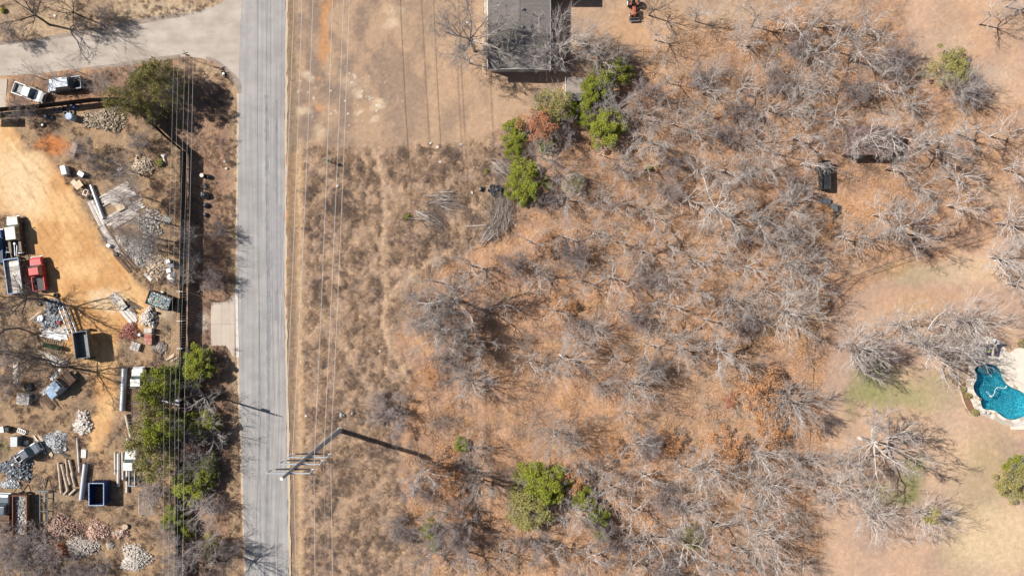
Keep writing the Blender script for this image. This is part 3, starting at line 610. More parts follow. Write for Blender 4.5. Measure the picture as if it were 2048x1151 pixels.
# --- crowns read off the photograph: kind, x, y, radius
for a in [
 ('darkoak', 45, 20, 62), ('darkoak', 125, 8, 45, 1.1), ('scrub', 20, 70, 26), ('scrub', 210, 30, 22), ('scrub', 165, 50, 18),
 ('oak', 55, 145, 28), ('oak', 92, 150, 26), ('oak', 140, 135, 24), ('spray', 195, 165, 24), ('oak', 255, 140, 26), ('scrub', 35, 215, 22), ('scrub', 62, 225, 20),
 ('scrub', 275, 285, 20), ('scrub', 170, 305, 26), ('scrub', 190, 335, 18), ('oak', 240, 335, 34), ('spray', 250, 385, 36, 1.5), ('oak', 262, 430, 42, 1.6), ('spray', 262, 470, 44, 1.65), ('spray', 290, 500, 40, 1.6), ('oak', 240, 470, 34, 1.6),
 ('spray', 372, 470, 24), ('spray', 375, 520, 26), ('spray', 368, 548, 22), ('scrub', 425, 560, 24), ('scrub', 440, 460, 20), ('scrub', 345, 560, 14),
 ('darkoak', 15, 600, 62, 1.35), ('darkoak', 60, 590, 34, 1.1), ('darkoak', -10, 660, 50), ('darkoak', 30, 725, 55, 1.1), ('darkoak', 75, 745, 62, 1.25), ('scrub', 10, 710, 30), ('scrub', 5, 770, 26),
 ('oak', 400, 800, 40, .75), ('oak', 420, 870, 36, .75), ('scrub', 370, 880, 34), ('spray', 385, 930, 34), ('oak', 290, 1020, 20, .8), ('scrub', 305, 985, 26, .7), ('oak', 400, 1020, 40, .75), ('scrub', 425, 1010, 26, .7), ('oak', 412, 1085, 42, .8), ('scrub', 370, 1110, 40), ('darkoak', 440, 1135, 45, 1.1), ('oak', 350, 1135, 36), ('scrub', 460, 1100, 24), ('scrub', 335, 1060, 26),
 ('scrub', 20, 1110, 44, .7), ('scrub', 80, 1130, 44, .7), ('scrub', 140, 1140, 36, .7), ('scrub', 60, 1080, 32, .6), ('scrub', 10, 1065, 24, .6), ('scrub', 200, 1140, 28, .6), ('oak', 100, 1100, 26, .7),
 # house and north
 ('oak', 942, 62, 76, 1.2), ('oak', 995, 45, 46, 1.25), ('oak', 935, 110, 34), ('spray', 1115, 75, 62, 1.1), ('scrub', 1105, 110, 30), ('spray', 1185, 85, 42), ('oak', 1210, 115, 42), ('scrub', 1245, 110, 28), ('oak', 1150, 60, 34),
 ('darkoak', 1310, 5, 42, 1.1), ('oak', 1318, 62, 34), ('oak', 1405, 18, 36, 1.2), ('oak', 1340, 150, 34), ('scrub', 1400, 155, 30),
 ('oak', 1530, 25, 55, 1.1), ('oak', 1590, 35, 48), ('spray', 1650, 30, 45), ('oak', 1690, 75, 55), ('oak', 1640, 95, 46), ('oak', 1750, 40, 42), ('scrub', 1600, 90, 34), ('oak', 1545, 115, 38), ('spray', 1490, 70, 40),
 ('oak', 1420, 170, 42), ('oak', 1500, 165, 44), ('scrub', 1560, 160, 36), ('spray', 1610, 155, 42), ('oak', 1335, 185, 34), ('oak', 1420, 215, 40), ('oak', 1355, 235, 38), ('scrub', 1480, 215, 34), ('oak', 1550, 205, 40), ('spray', 1600, 205, 40), ('oak', 1660, 160, 44), ('oak', 1735, 100, 50, 1.1), ('scrub', 1800, 110, 36), ('oak', 1770, 155, 42), ('oak', 1815, 170, 40), ('scrub', 1720, 180, 34), ('oak', 1835, 200, 34), ('spray', 1945, 165, 42), ('scrub', 1935, 175, 34),
 ('oak', 1290, 225, 34), ('scrub', 1290, 180, 32), ('spray', 1315, 275, 40), ('oak', 1400, 260, 38), ('scrub', 1450, 265, 34), ('spray', 1520, 265, 42), ('oak', 1610, 265, 46), ('oak', 1560, 290, 38), ('oak', 1680, 230, 38), ('oak', 1755, 262, 50), ('spray', 1722, 288, 36), ('scrub', 1775, 288, 26), ('oak', 1800, 270, 50, 1.1), ('oak', 1880, 275, 62, 1.1), ('oak', 1960, 250, 55, 1.1), ('oak', 2020, 260, 42), ('oak', 2045, 330, 40), ('oak', 1800, 330, 42), ('oak', 1930, 345, 46), ('oak', 1860, 370, 44), ('oak', 2000, 25, 40, 1.1), ('oak', 2050, -10, 40),
 ('oak', 1460, 330, 46), ('oak', 1400, 330, 34), ('scrub', 1345, 320, 30), ('spray', 1540, 330, 38), ('oak', 1625, 320, 40), ('scrub', 1590, 370, 34), ('oak', 1450, 405, 74, 1.05), ('oak', 1530, 430, 66), ('oak', 1380, 395, 42), ('oak', 1590, 410, 44), ('scrub', 1340, 380, 30), ('spray', 1610, 450, 36), ('oak', 1560, 480, 40),
 ('oak', 1300, 330, 36), ('spray', 1245, 330, 32), ('oak', 1255, 400, 40), ('oak', 1310, 430, 38), ('oak', 1205, 395, 36), ('oak', 1205, 300, 30), ('spray', 1130, 350, 34), ('spray', 1140, 395, 40, .8), ('scrub', 1085, 398, 24), ('spray', 1085, 305, 36), ('scrub', 1125, 265, 28), ('spray', 1240, 205, 40), ('oak', 1215, 190, 30), ('scrub', 1190, 215, 24), ('oak', 1270, 280, 30),
 ('oak', 1060, 480, 42), ('oak', 940, 530, 42), ('oak', 1130, 470, 40), ('scrub', 1150, 510, 32), ('oak', 1195, 460, 38), ('oak', 1240, 480, 38), ('oak', 1290, 500, 42), ('oak', 1340, 480, 38), ('oak', 1390, 520, 38), ('oak', 1440, 500, 36), ('spray', 1590, 525, 58), ('oak', 1505, 530, 42), ('oak', 1225, 555, 44), ('oak', 1170, 560, 36), ('scrub', 1290, 560, 34), ('spray', 1340, 550, 38), ('oak', 1080, 550, 38), ('scrub', 1030, 530, 30), ('oak', 1700, 470, 42), ('oak', 1825, 455, 60, 1.05), ('oak', 1775, 425, 42), ('oak', 1930, 405, 42), ('oak', 1640, 560, 42), ('oak', 2035, 440, 46), ('spray', 2030, 510, 50, 1.1), ('oak', 2055, 565, 44), ('oak', 1745, 470, 34),
 # centre
 ('oak', 905, 600, 78, 1.1), ('oak', 870, 660, 62), ('oak', 930, 690, 60), ('oak', 860, 560, 52), ('scrub', 850, 610, 40), ('scrub', 890, 720, 34), ('spray', 945, 765, 46), ('oak', 905, 760, 32), ('oak', 1010, 610, 40), ('spray', 1125, 715, 56), ('oak', 1060, 720, 38), ('spray', 1195, 660, 38), ('oak', 1240, 620, 38), ('oak', 1110, 620, 34), ('scrub', 1150, 650, 28), ('oak', 1160, 690, 36), ('spray', 1275, 775, 50), ('oak', 1230, 720, 34), ('scrub', 1310, 740, 32), ('oak', 1255, 830, 28, .8),
 ('oak', 1340, 605, 42), ('spray', 1400, 580, 38), ('spray', 1475, 600, 44), ('spray', 1585, 625, 66), ('oak', 1345, 670, 48), ('spray', 1380, 700, 42), ('oak', 1455, 700, 58), ('scrub', 1490, 645, 32), ('oak', 1420, 640, 36), ('scrub', 1280, 640, 32), ('oak', 1300, 690, 34), ('oak', 1540, 580, 38), ('spray', 1598, 812, 56, 1.0), ('oak', 1530, 640, 34), ('oak', 1640, 680, 22, .7),
 ('spray', 1112, 872, 52), ('spray', 948, 905, 32), ('spray', 965, 975, 44), ('scrub', 905, 1070, 56, 1.0), ('oak', 845, 950, 50), ('scrub', 835, 985, 32), ('oak', 850, 1120, 42), ('oak', 930, 1125, 44), ('oak', 1000, 1120, 40), ('spray', 1150, 1035, 40), ('oak', 1110, 1105, 44), ('scrub', 1060, 1090, 34), ('oak', 1180, 1125, 44), ('spray', 1225, 985, 42), ('oak', 1205, 940, 30), ('oak', 1275, 895, 38), ('scrub', 1300, 890, 30), ('oak', 1290, 960, 40), ('oak', 1270, 1030, 46), ('scrub', 1330, 1000, 32), ('spray', 1420, 950, 52), ('oak', 1370, 940, 34), ('spray', 1535, 915, 50), ('spray', 1615, 930, 42), ('spray', 1550, 985, 52), ('oak', 1480, 960, 36), ('oak', 1590, 1040, 34), ('oak', 1440, 1065, 56), ('spray', 1535, 1085, 58), ('oak', 1480, 1110, 46), ('oak', 1380, 1105, 50), ('oak', 1310, 1090, 44), ('scrub', 1240, 1090, 36), ('spray', 1380, 1030, 40), ('oak', 1500, 1030, 42), ('oak', 1560, 1135, 40), ('oak', 1270, 1140, 40), ('scrub', 1335, 1140, 34), ('scrub', 1200, 1060, 30), ('oak', 1650, 1000, 30), ('oak', 1440, 1145, 38), ('scrub', 780, 830, 42, .6), ('scrub', 760, 800, 24, .5), ('scrub', 800, 1060, 30, .6),
 # east
 ('spray', 1735, 690, 62), ('scrub', 1740, 720, 48), ('oak', 1870, 690, 86, 1.0), ('oak', 1820, 650, 50), ('oak', 1915, 650, 50), ('spray', 1955, 640, 62), ('oak', 1765, 895, 82, .95), ('oak', 1700, 930, 44), ('spray', 1758, 1035, 56, .9), ('spray', 1865, 1040, 48), ('oak', 1680, 975, 44), ('oak', 1720, 990, 36), ('scrub', 1655, 850, 22, .6), ('oak', 1660, 1010, 26),
]: tree(*a)
for a in [  # leafy
 ('olive', 300, 145, 34, 1.9), ('olive', 235, 195, 34, 1.7), ('olive', 325, 180, 30, 1.9), ('olive', 272, 165, 28, 1.8), ('olive', 275, 205, 26, 1.8), ('olive', 345, 150, 18, 2.0), ('olive', 300, 225, 22, 1.6),
 ('green', 388, 733, 38, .8), ('green', 310, 775, 40, 1.5), ('olive', 300, 810, 36, 1.4), ('olive', 285, 880, 42, 1.5), ('green', 320, 860, 42, 1.5), ('green', 405, 850, 30, .9), ('olive', 300, 930, 42, 1.4), ('green', 375, 975, 40, .7), ('green', 410, 940, 28, .7), ('green', 345, 1040, 26, .7), ('green', 365, 1060, 20, .6), ('olive', 420, 1095, 26, .6), ('rust', 375, 890, 30, .8), ('green', 345, 750, 24, .8),
 ('green', 1240, 135, 26), ('green', 1200, 160, 34), ('green', 1180, 185, 32), ('green', 1160, 210, 24, .8), ('green', 1215, 250, 40, .9), ('olive', 1105, 212, 42, .9), ('rust', 1080, 245, 40, 1.05), ('green', 1030, 262, 26, .8), ('green', 1028, 300, 22, .8), ('green', 1055, 358, 44, .9), ('green', 1046, 398, 13, .6), ('green', 1090, 280, 22, .7), ('green', 1175, 235, 22, .8), ('olive', 1150, 365, 22, .6), ('olive', 1250, 150, 22, .8),
 ('olive', 1908, 132, 46, .75), ('olive', 2045, 965, 42, .8), ('green', 2040, 935, 22, .6),
 ('green', 1085, 972, 52, .8), ('olive', 1060, 1012, 54, .75), ('green', 1165, 995, 26, .8), ('green', 1198, 1035, 24, .8), ('green', 1205, 1065, 18, .6), ('green', 922, 890, 15, .5), ('green', 858, 1060, 18, .6), ('green', 868, 1090, 14, .5), ('olive', 1385, 1075, 24, .5),
 ('brown', 1525, 785, 48, 1.0), ('brown', 1545, 862, 34, .6), ('brown', 1460, 905, 46, .75), ('brown', 1435, 608, 24, .6), ('brown', 885, 935, 38, .7), ('brown', 900, 985, 34, .7), ('brown', 1145, 960, 34, .7), ('brown', 870, 752, 24, .5), ('brown', 1095, 490, 28, .5), ('brown', 1645, 425, 22, .5), ('brown', 1660, 455, 20, .5), ('rust', 1462, 800, 17, .4), ('brown', 1310, 955, 14, .4), ('brown', 1270, 1100, 30, .5), ('brown', 1130, 610, 26, .4), ('brown', 1645, 605, 20, .4), ('brown', 1230, 900, 24, .4), ('brown', 1350, 890, 30, .4), ('brown', 925, 1030, 26, .5),
 ('green', 1860, 1020, 4, .3)]:
    tree(*a)
WOODS = [(1060, 420), (1240, 240), (1300, 110), (1440, 120), (1560, 20), (1780, 60), (1850, 210), (1900, 300), (1990, 420), (1900, 460), (1700, 520), (1640, 640), (1610, 680), (1560, 740), (1440, 740), (1340, 830), (1180, 800), (1010, 770), (880, 720), (820, 640), (850, 540), (960, 500)]
WOODS2 = [(860, 900), (1000, 900), (1220, 880), (1360, 860), (1560, 870), (1640, 900), (1620, 1151), (860, 1151), (800, 1000)]
ntry = 0; tx = np.array([t_[1] for t_ in TREES], float); ty = np.array([t_[2] for t_ in TREES], float)
fill = []
while len(fill) < 18 and ntry < 9000:
    ntry += 1; x = rng.uniform(800, 2000); y = rng.uniform(0, 1151)
    if not (inpoly(np.array([x]), np.array([y]), WOODS)[0] or inpoly(np.array([x]), np.array([y]), WOODS2)[0]): continue
    if np.min(np.hypot(tx - x, ty - y)) < 26 or any(math.hypot(x - a, y - b_) < 30 for a, b_ in fill): continue
    fill.append((x, y)); tree(rng.choice(['oak', 'spray', 'spray']), x, y, rng.uniform(20, 32), .9)
# what the trees stand beside, for their descriptions
LM = [('the turquoise pool', 2000, 785), ('the grey-roofed house', 1040, 70), ('the small shed', 1150, 180), ('the orange tractor', 1268, 18), ('the rust-red roof', 1742, 280), ('the dark shadow box', 1645, 352), ('the grey crates', 1660, 412), ('the cut-branch heap', 990, 430), ('the tall steel pylon', 680, 860), ('the cedar by the rubbish bags', 1055, 358), ('the broad olive-green oak', 1055, 1015), ('the fenceside brown-leaved tree', 1530, 785), ('the lone north-east lawn cedar', 1908, 132), ('the red pickup', 75, 547), ('the navy container', 197, 985), ('the dumpster full of rubbish', 318, 600), ('the concrete drive apron', 447, 648), ('the street junction', 440, 70), ('the white flatbed truck', 275, 780), ('the tyre heap', 125, 222), ('the brick rubble', 170, 1080), ('the wooden utility pole', 400, 783), ('the mesh fence corner', 1700, 567), ('the bend of the footpath', 768, 600), ('the big poolside oak', 1870, 690), ('the small golden tree', 1435, 608), ('the dark clearing bush', 1462, 800), ('the sprawling pale central oak', 1450, 405)]
DIRN = ['east of', 'north-east of', 'north of', 'north-west of', 'west of', 'south-west of', 'south of', 'south-east of']
ORD = ['nearest', 'second nearest', 'third nearest', 'fourth nearest', 'fifth nearest', 'sixth nearest', 'seventh nearest', 'eighth nearest', 'ninth nearest', 'tenth nearest', 'eleventh nearest', 'twelfth nearest', 'thirteenth nearest', 'fourteenth nearest', 'fifteenth nearest']
bucket = {}
for i, t_ in enumerate(TREES):
    k, x, y = t_[0], t_[1], t_[2]
    ds = sorted((math.hypot(x - lx, y - ly), j) for j, (_, lx, ly) in enumerate(LM) if math.hypot(x - lx, y - ly) > 12); d, j = ds[0]
    a = int(round(math.degrees(math.atan2(-(y - LM[j][2]), x - LM[j][1])) / 45)) % 8
    sz = 'small ' if t_[3] < 27 else 'wide ' if t_[3] > 55 else ''
    bucket.setdefault((k, sz, j, a), []).append((d, i))
for (k, sz, j, a), L in bucket.items():
    L.sort()
    for r_, (d, i) in enumerate(L):
        TREES[i][5] = f"{sz}{KINDTXT[k]}, {(ORD[r_] + ' ') if len(L) > 1 else ''}{DIRN[a]} {LM[j][0]}"
NAMES = dict(oak='oak_tree', spray='bare_tree', tall='bare_tree', scrub='thicket_tree', darkoak='dark_oak_tree', green='evergreen_tree', olive='live_oak_tree', brown='brown_leaved_tree', rust='rust_leaved_tree')
GRP = dict(oak='leafless oaks', spray='leafless many-limbed trees', tall='tall leafless trees', scrub='bare thicket trees', darkoak='dark leafless oaks', green='bright evergreens', olive='olive live oaks', brown='brown-leaved trees', rust='rust-leaved trees')
for i, (k, px, py, r, hf, label) in enumerate(TREES):
    pk = 'bigoak' if (k == 'oak' and r >= 58) else k
    pr = PROTO[pk][i % len(PROTO[pk])]; rad = r / S
    leafy = k in ('green', 'olive', 'brown', 'rust')
    hgt = ((1.9 + 1.35 * rad) if not leafy else (1.3 + 1.15 * rad)) * hf
    if k == 'scrub': hgt = (1.0 + 1.15 * rad) * hf
    zc = hgt * .68; x, y = W(px, py, zc)
    o = bpy.data.objects.new(NAMES[k], None); COL.objects.link(o); o.empty_display_size = .5
    o.location = (x, y, -.05); sxy = rad * (1 - zc / H) / pr['rad'] * 1.08; sz_ = hgt / pr['h']
    o.scale = (sxy * random.uniform(.93, 1.07), sxy * random.uniform(.93, 1.07), sz_); o.rotation_euler = (random.uniform(-.05, .05), random.uniform(-.05, .05), random.uniform(0, 6.28))
    tag(o, label, 'tree', GRP[k])
    for nm, me_ in pr['parts']:
        c = bpy.data.objects.new(nm, me_); COL.objects.link(c); c.parent = o
    if label and (px, py) == (1865, 1040):
        for q in range(3):
            ml = np_mesh('mistletoe', [(*leaves(rng.normal(size=(220, 3)) * .32 * pr['rad'] / 4, .11), 0)], [M['leaf_yellow']])
            c = bpy.data.objects.new('mistletoe', ml); COL.objects.link(c); c.parent = o; c.location = ((-.8, .9, 0)[q], (.2, .8, -.8)[q], (5.2, 5.8, 5.4)[q])

# ------------------------------------------------------------------ ground cover (nobody could count it)
def tuft(seed, n, r, h, mat_, size=.02, lean=.9, leaf=0):
    rr = np.random.default_rng(seed); a = rr.uniform(0, 6.283, n); q = rr.uniform(0, 1, n) ** .6 * r
    p0 = np.stack([q * np.cos(a), q * np.sin(a), np.zeros(n) - .04], -1); hh = h * rr.uniform(.5, 1.2, n)
    p1 = p0 + np.stack([np.cos(a + rr.normal(0, .9, n)) * lean * hh * rr.uniform(.2, 1, n), np.sin(a + rr.normal(0, .9, n)) * lean * hh * rr.uniform(.2, 1, n), hh], -1)
    parts = [(*cones(np.concatenate([p0, p1, np.full((n, 1), size), np.zeros((n, 1))], 1)), 0)]
    if leaf: parts.append((*leaves(p0 + (p1 - p0) * rr.uniform(.4, 1, (n, 1)), leaf), 0))
    return bpy.data.objects.new('clump', np_mesh('clump', parts, [mat_]))
def bramble_clump(seed, r, h, mat_, n=70, size=.012, leaf=0):
    rr = random.Random(seed); B = []
    for i in range(n // 5):
        p = Vector((rr.gauss(0, r * .4), rr.gauss(0, r * .4), 0)); d = Vector((rr.gauss(0, .6), rr.gauss(0, .6), 1)).normalized()
        for s_ in range(5):
            e = p + d * h * .32 * rr.uniform(.6, 1.3); B.append((*p, *e, size * (1.4 - s_ * .2), size * (1.2 - s_ * .2)))
            for _ in range(3):
                k = Vector((rr.gauss(0, 1), rr.gauss(0, 1), rr.gauss(0, .5))).normalized() * rr.uniform(.12, .4) * r; B.append((*e, *(e + k), size * .7, size * .3))
            d = (d + Vector((rr.gauss(0, .5), rr.gauss(0, .5), -.22))).normalized(); p = e
    parts = [(*prisms(np.array(B)), 0)]
    if leaf:
        B = np.array(B); parts.append((*leaves(B[:, 3:6][::2], leaf), 0))
    return bpy.data.objects.new('clump', np_mesh('clump', parts, [mat_]))
def scatter(name, label, pts, srcs, smin, smax, z=0.0, kind_label='stuff'):
    n = len(pts); me = bpy.data.meshes.new(name); me.vertices.add(n)
    co = np.concatenate([pts, np.full((n, 1), z)], 1); me.vertices.foreach_set('co', co.astype(np.float32).ravel())
    for nm, tp, v in (('turn', 'FLOAT', rng.uniform(0, 6.283, n).astype(np.float32)), ('size', 'FLOAT', rng.uniform(smin, smax, n).astype(np.float32)), ('pick', 'INT', rng.integers(0, len(srcs), n).astype(np.int32))):
        me.attributes.new(nm, tp, 'POINT').data.foreach_set('value', v)
    me.update(); o = bpy.data.objects.new(name, me); COL.objects.link(o); o['kind'] = 'stuff'; o['label'] = label
    ng = bpy.data.node_groups.new(name, 'GeometryNodeTree'); ng.interface.new_socket('Geometry', in_out='INPUT', socket_type='NodeSocketGeometry'); ng.interface.new_socket('Geometry', in_out='OUTPUT', socket_type='NodeSocketGeometry')
    gi = ng.nodes.new('NodeGroupInput'); go = ng.nodes.new('NodeGroupOutput'); iop = ng.nodes.new('GeometryNodeInstanceOnPoints'); jn = ng.nodes.new('GeometryNodeJoinGeometry')
    for s_ in srcs[::-1]:
        oi = ng.nodes.new('GeometryNodeObjectInfo'); oi.inputs['Object'].default_value = s_; oi.inputs['As Instance'].default_value = True; ng.links.new(oi.outputs['Geometry'], jn.inputs[0])
    def attr(nm, tp): a = ng.nodes.new('GeometryNodeInputNamedAttribute'); a.data_type = tp; a.inputs[0].default_value = nm; return a.outputs[0]
    cx = ng.nodes.new('ShaderNodeCombineXYZ'); ng.links.new(attr('turn', 'FLOAT'), cx.inputs[2])
    ng.links.new(gi.outputs[0], iop.inputs['Points']); ng.links.new(jn.outputs[0], iop.inputs['Instance']); iop.inputs['Pick Instance'].default_value = True
    ng.links.new(attr('pick', 'INT'), iop.inputs['Instance Index']); ng.links.new(cx.outputs[0], iop.inputs['Rotation']); ng.links.new(attr('size', 'FLOAT'), iop.inputs['Scale']); ng.links.new(iop.outputs[0], go.inputs[0])
    md = o.modifiers.new('scatter', 'NODES'); md.node_group = ng
    return o
def sample(n, x0, x1, y0, y1, f):
    out = []
    while len(out) < n:
        x = rng.uniform(x0, x1, 20000); y = rng.uniform(y0, y1, 20000); k = rng.random(20000) < f(x, y)
        out += list(zip(x[k], y[k]))
        if len(out) == 0: break
    p = np.array(out[:n]); return np.stack([(p[:, 0] - 1024) / S, (575.5 - p[:, 1]) / S], -1)
avoid_road = lambda x, y: ~(inpoly(x, y, [(ROAD_L[0][0] - 6, -200)] + [(a - 5, b_) for a, b_ in ROAD_L] + [(a + 7, b_) for a, b_ in ROAD_R[::-1]]) | inpoly(x, y, SIDE) | inpoly(x, y, DRIVE) | inpoly(x, y, [(1920, 660), (2200, 660), (2200, 870), (1920, 860)]))
path_d = lambda x, y: np.minimum(segdist(x, y, [(740, 295), (762, 350), (768, 400), (764, 480), (768, 560), (764, 640), (770, 680), (800, 730), (830, 790)]), segdist(x, y, [(770, 600), (800, 570), (850, 530), (900, 500)]))
fb = lambda x, y: inpoly(x, y, BRUSH) * (x > 604) * (path_d(x, y) > 6) * ss(fbm(x / 20, y / 20, 101), .36, .56)
scatter('dry_grass', 'dry tan grass covering the open field east of the road', sample(5200, 600, 1030, 285, 1200, fb), [tuft(i, 40, .42, .24, M['grass_dry'], .02, 2.2) for i in range(4)], .5, 1.25)
fbr = lambda x, y: (inpoly(x, y, BRUSH) * (x > 612) * (path_d(x, y) > 9) * ss(fbm(x / 30, y / 30, 12, 5), .46, .60)) * ((blur1(x, y)))
def blur1(x, y): return np.where((y < 640) | (rng.random(x.shape) < .45), 1.0, .4)
scatter('brambles', 'dark purple-brown bramble patches in the dry field', sample(560, 600, 1030, 295, 1180, fbr), [bramble_clump(i, .95, .45, M['bramble'], 60, .011) for i in range(4)], .55, 1.15)
inw = lambda x, y: (inpoly(x, y, WOODS) | inpoly(x, y, WOODS2))
fw = lambda x, y: (inw(x, y) | inpoly(x, y, [(1000, 420), (1640, 420), (1640, 1151), (800, 1151), (820, 760), (950, 640)])) * ss(fbm(x / 26, y / 26, 111), .38, .58)
scatter('undergrowth', 'low grey twiggy undergrowth on the woodland floor', sample(600, 800, 1900, 20, 1160, fw), [bramble_clump(20 + i, .8, 1.3, M['scrub'], 80, .011) for i in range(4)], .5, 1.25)
scatter('fallen_leaves', 'orange-brown fallen leaves on the woodland floor', sample(15000, 800, 1950, 0, 1170, lambda x, y: (inw(x, y) | inpoly(x, y, [(1000, 420), (1640, 420), (1640, 1151), (800, 1151), (820, 760), (950, 640)]) | inpoly(x, y, [(1280, 100), (1560, 20), (1700, 500), (1060, 440)])) * ss(fbm(x / 18, y / 18, 121), .40, .62)), [tuft(40 + i, 26, .5, .10, M['litter'], .01, 2.0, .075) for i in range(3)], .6, 1.3)
fy = lambda x, y: avoid_road(x, y) * (((x < 372) & (y > 240) & ~inpoly(x, y, YARD)) | ((x > 376) & (x < 470) & (y > 200)) | ((x < 460) & (y < 40)) | (inpoly(x, y, STRIP))) * ss(fbm(x / 22, y / 22, 131), .42, .62)
scatter('dry_weeds', 'dry weeds and dead grass around the junk yard and verge', sample(7000, -20, 478, 0, 1180, fy), [tuft(60 + i, 40, .3, .32, M['grass_dry'], .016) for i in range(3)] + [bramble_clump(80, .5, .5, M['bramble'], 50, .01)], .4, 1.1)
fl = lambda x, y: (inpoly(x, y, MOWN) & (x > 578) | inpoly(x, y, LAWN_E)) * avoid_road(x, y) * 1.0
scatter('short_grass', 'short dormant lawn grass', sample(16000, 574, 2100, -20, 1180, fl), [tuft(90 + i, 34, .42, .07, M['grass_dry'], .012, 1.6) for i in range(3)], .5, 1.1, -.01)

# ------------------------------------------------------------------ house, sheds, roofs
def wall_poly(mb, x0, x1, y0, y1, z0, z1): return mb.box(((x0 + x1) / 2, (y0 + y1) / 2, (z0 + z1) / 2), (x1 - x0, y1 - y0, z1 - z0))
def roof_mat(name, c, c2):
    m, t, b = new_mat(name); geo = N(t, 'ShaderNodeNewGeometry')
    mp = N(t, 'ShaderNodeMapping'); mp.inputs['Scale'].default_value = (.5, 3, 1); t.links.new(geo.outputs['Position'], mp.inputs[0])
    a = noise(t, 1.0, 5, .6, mp.outputs[0]); n2_ = noise(t, 9, 3, .7, geo.outputs['Position'])
    c_ = ramp(t, a.outputs[0], [(.35, c2), (.65, c)]).outputs[0]; r_ = ramp(t, n2_.outputs[0], [(.3, (.8, .8, .8)), (.7, (1.2, 1.2, 1.2))])
    t.links.new(mixc(t, 1.0, c_, r_.outputs[0], 'MULTIPLY'), b.inputs['Base Color'])
    bp = N(t, 'ShaderNodeBump'); bp.inputs['Distance'].default_value = .02; t.links.new(n2_.outputs[0], bp.inputs['Height']); t.links.new(bp.outputs[0], b.inputs['Normal']); return m
M['shingle'] = roof_mat('grey brown shingles', (.18, .16, .148), (.135, .122, .115))
M['shed_roof'] = roof_mat('brown shed shingles', (.29, .24, .205), (.225, .19, .165))
M['rust_roof'] = roof_mat('rust brown sheet roof', (.20, .125, .11), (.13, .085, .08))
def gable(parent, x0, x1, y0, y1, ze, zr, m, courses=14):
    """ridge runs along Y; each course of shingles steps a little"""
    xm = (x0 + x1) / 2
    for sgn, xa in ((-1, x0), (1, x1)):
        mb = MB()
        for i in range(courses):
            f0, f1 = i / courses, (i + 1) / courses
            xa0 = xa + (xm - xa) * f0; xb0 = xa + (xm - xa) * f1; za = ze + (zr - ze) * f0; zb = ze + (zr - ze) * f1
            p = [(xa0, y0, za + .014), (xb0, y0, zb), (xb0, y1, zb), (xa0, y1, za + .014)]
            if sgn < 0: p = [p[0], p[3], p[2], p[1]][::-1] if False else [p[0], p[1], p[2], p[3]]
            mb.quad(*p); mb.quad((xa0, y0, za - .1), (xb0, y0, zb - .1), (xb0, y1, zb - .1), (xa0, y1, za - .1)); 
        mb.box(((xa * 1.0), (y0 + y1) / 2, ze - .05), (.03, y1 - y0, .09))
        obj('roof_slope', mb, m, parent)
    obj('ridge_cap', MB().box((xm, (y0 + y1) / 2, zr + .01), (.28, y1 - y0, .03)), m, parent)
hx, hy = W(1038, 139, 2.8); h = bpy.data.objects.new('house', None); COL.objects.link(h); h.location = (hx, hy, 0)
tag(h, 'single-storey house with grey-brown shingle roof beside the mown field', 'house')
x0 = W(975.5, 139, 2.8)[0] - hx; x1 = W(1100, 139, 2.8)[0] - hx; y1 = 20.0; y0 = 0
gable(h, x0, x1, y0, y1, 2.8, 3.35, M['shingle'])
mb = MB(); wall_poly(mb, x0 + .45, x1 - .45, y0 + .5, y1, 0, 2.75); mb.quad((x0 + .45, .5, 2.75), (x1 - .45, .5, 2.75), (0, .5, 3.25)); mb.quad((x1 - .45, .5, 2.75), (x0 + .45, .5, 2.75), (0, .52, 3.25)); obj('wall', mb, M['cream'], h)
obj('fascia', MB().loft([[(x0, y0 - .05, 2.66), (x0, y0 - .05, 2.86), (x0, y0, 2.86), (x0, y0, 2.66)], [((x0 + x1) / 2, y0 - .05, 3.21), ((x0 + x1) / 2, y0 - .05, 3.41), ((x0 + x1) / 2, y0, 3.41), ((x0 + x1) / 2, y0, 3.21)]]), M['white'], h)
obj('fascia', MB().loft([[((x0 + x1) / 2, y0 - .05, 3.21), ((x0 + x1) / 2, y0 - .05, 3.41), ((x0 + x1) / 2, y0, 3.41), ((x0 + x1) / 2, y0, 3.21)], [(x1, y0 - .05, 2.66), (x1, y0 - .05, 2.86), (x1, y0, 2.86), (x1, y0, 2.66)]]), M['white'], h)
obj('gutter', MB().box((x1 + .06, y1 / 2, 2.74), (.12, y1, .12)), M['galv'], h); obj('gutter', MB().box((x0 - .06, y1 / 2, 2.74), (.12, y1, .12)), M['white'], h)
for (vx, vy) in ((1046, 18), (1062, 51), (1045, 54), (1051, 65)):
    a, b_ = W(vx, vy, 3.4); zr = 3.35 - abs(a - hx) * .55 / x1; obj('roof_vent', MB().box((a - hx, b_ - hy, zr + .12), (.42, .36, .26), 0, 0, .8), M['silver'], h, bevel=.02)
a, b_ = W(1067, 26, 3.9); obj('vent_pipe', MB().tube((a - hx, b_ - hy, 2.9), (a - hx, b_ - hy, 3.7), .07), M['darksteel'], h)
for wx_, in ((x0 + 2,), (x1 - 2.4,)):
    f = obj('window', MB().box((wx_, .485, 1.55), (1.25, .06, 1.15)), M['white'], h); obj('pane', MB().box((wx_, .447, 1.55), (1.08, .02, .98)), M['glass'], f)
dd_ = obj('door', MB().box((.4, .47, 1.03), (.95, .05, 2.05)), M['white'], h); obj('handle', MB().box((.75, .43, 1.02), (.05, .04, .14)), M['steel'], dd_)
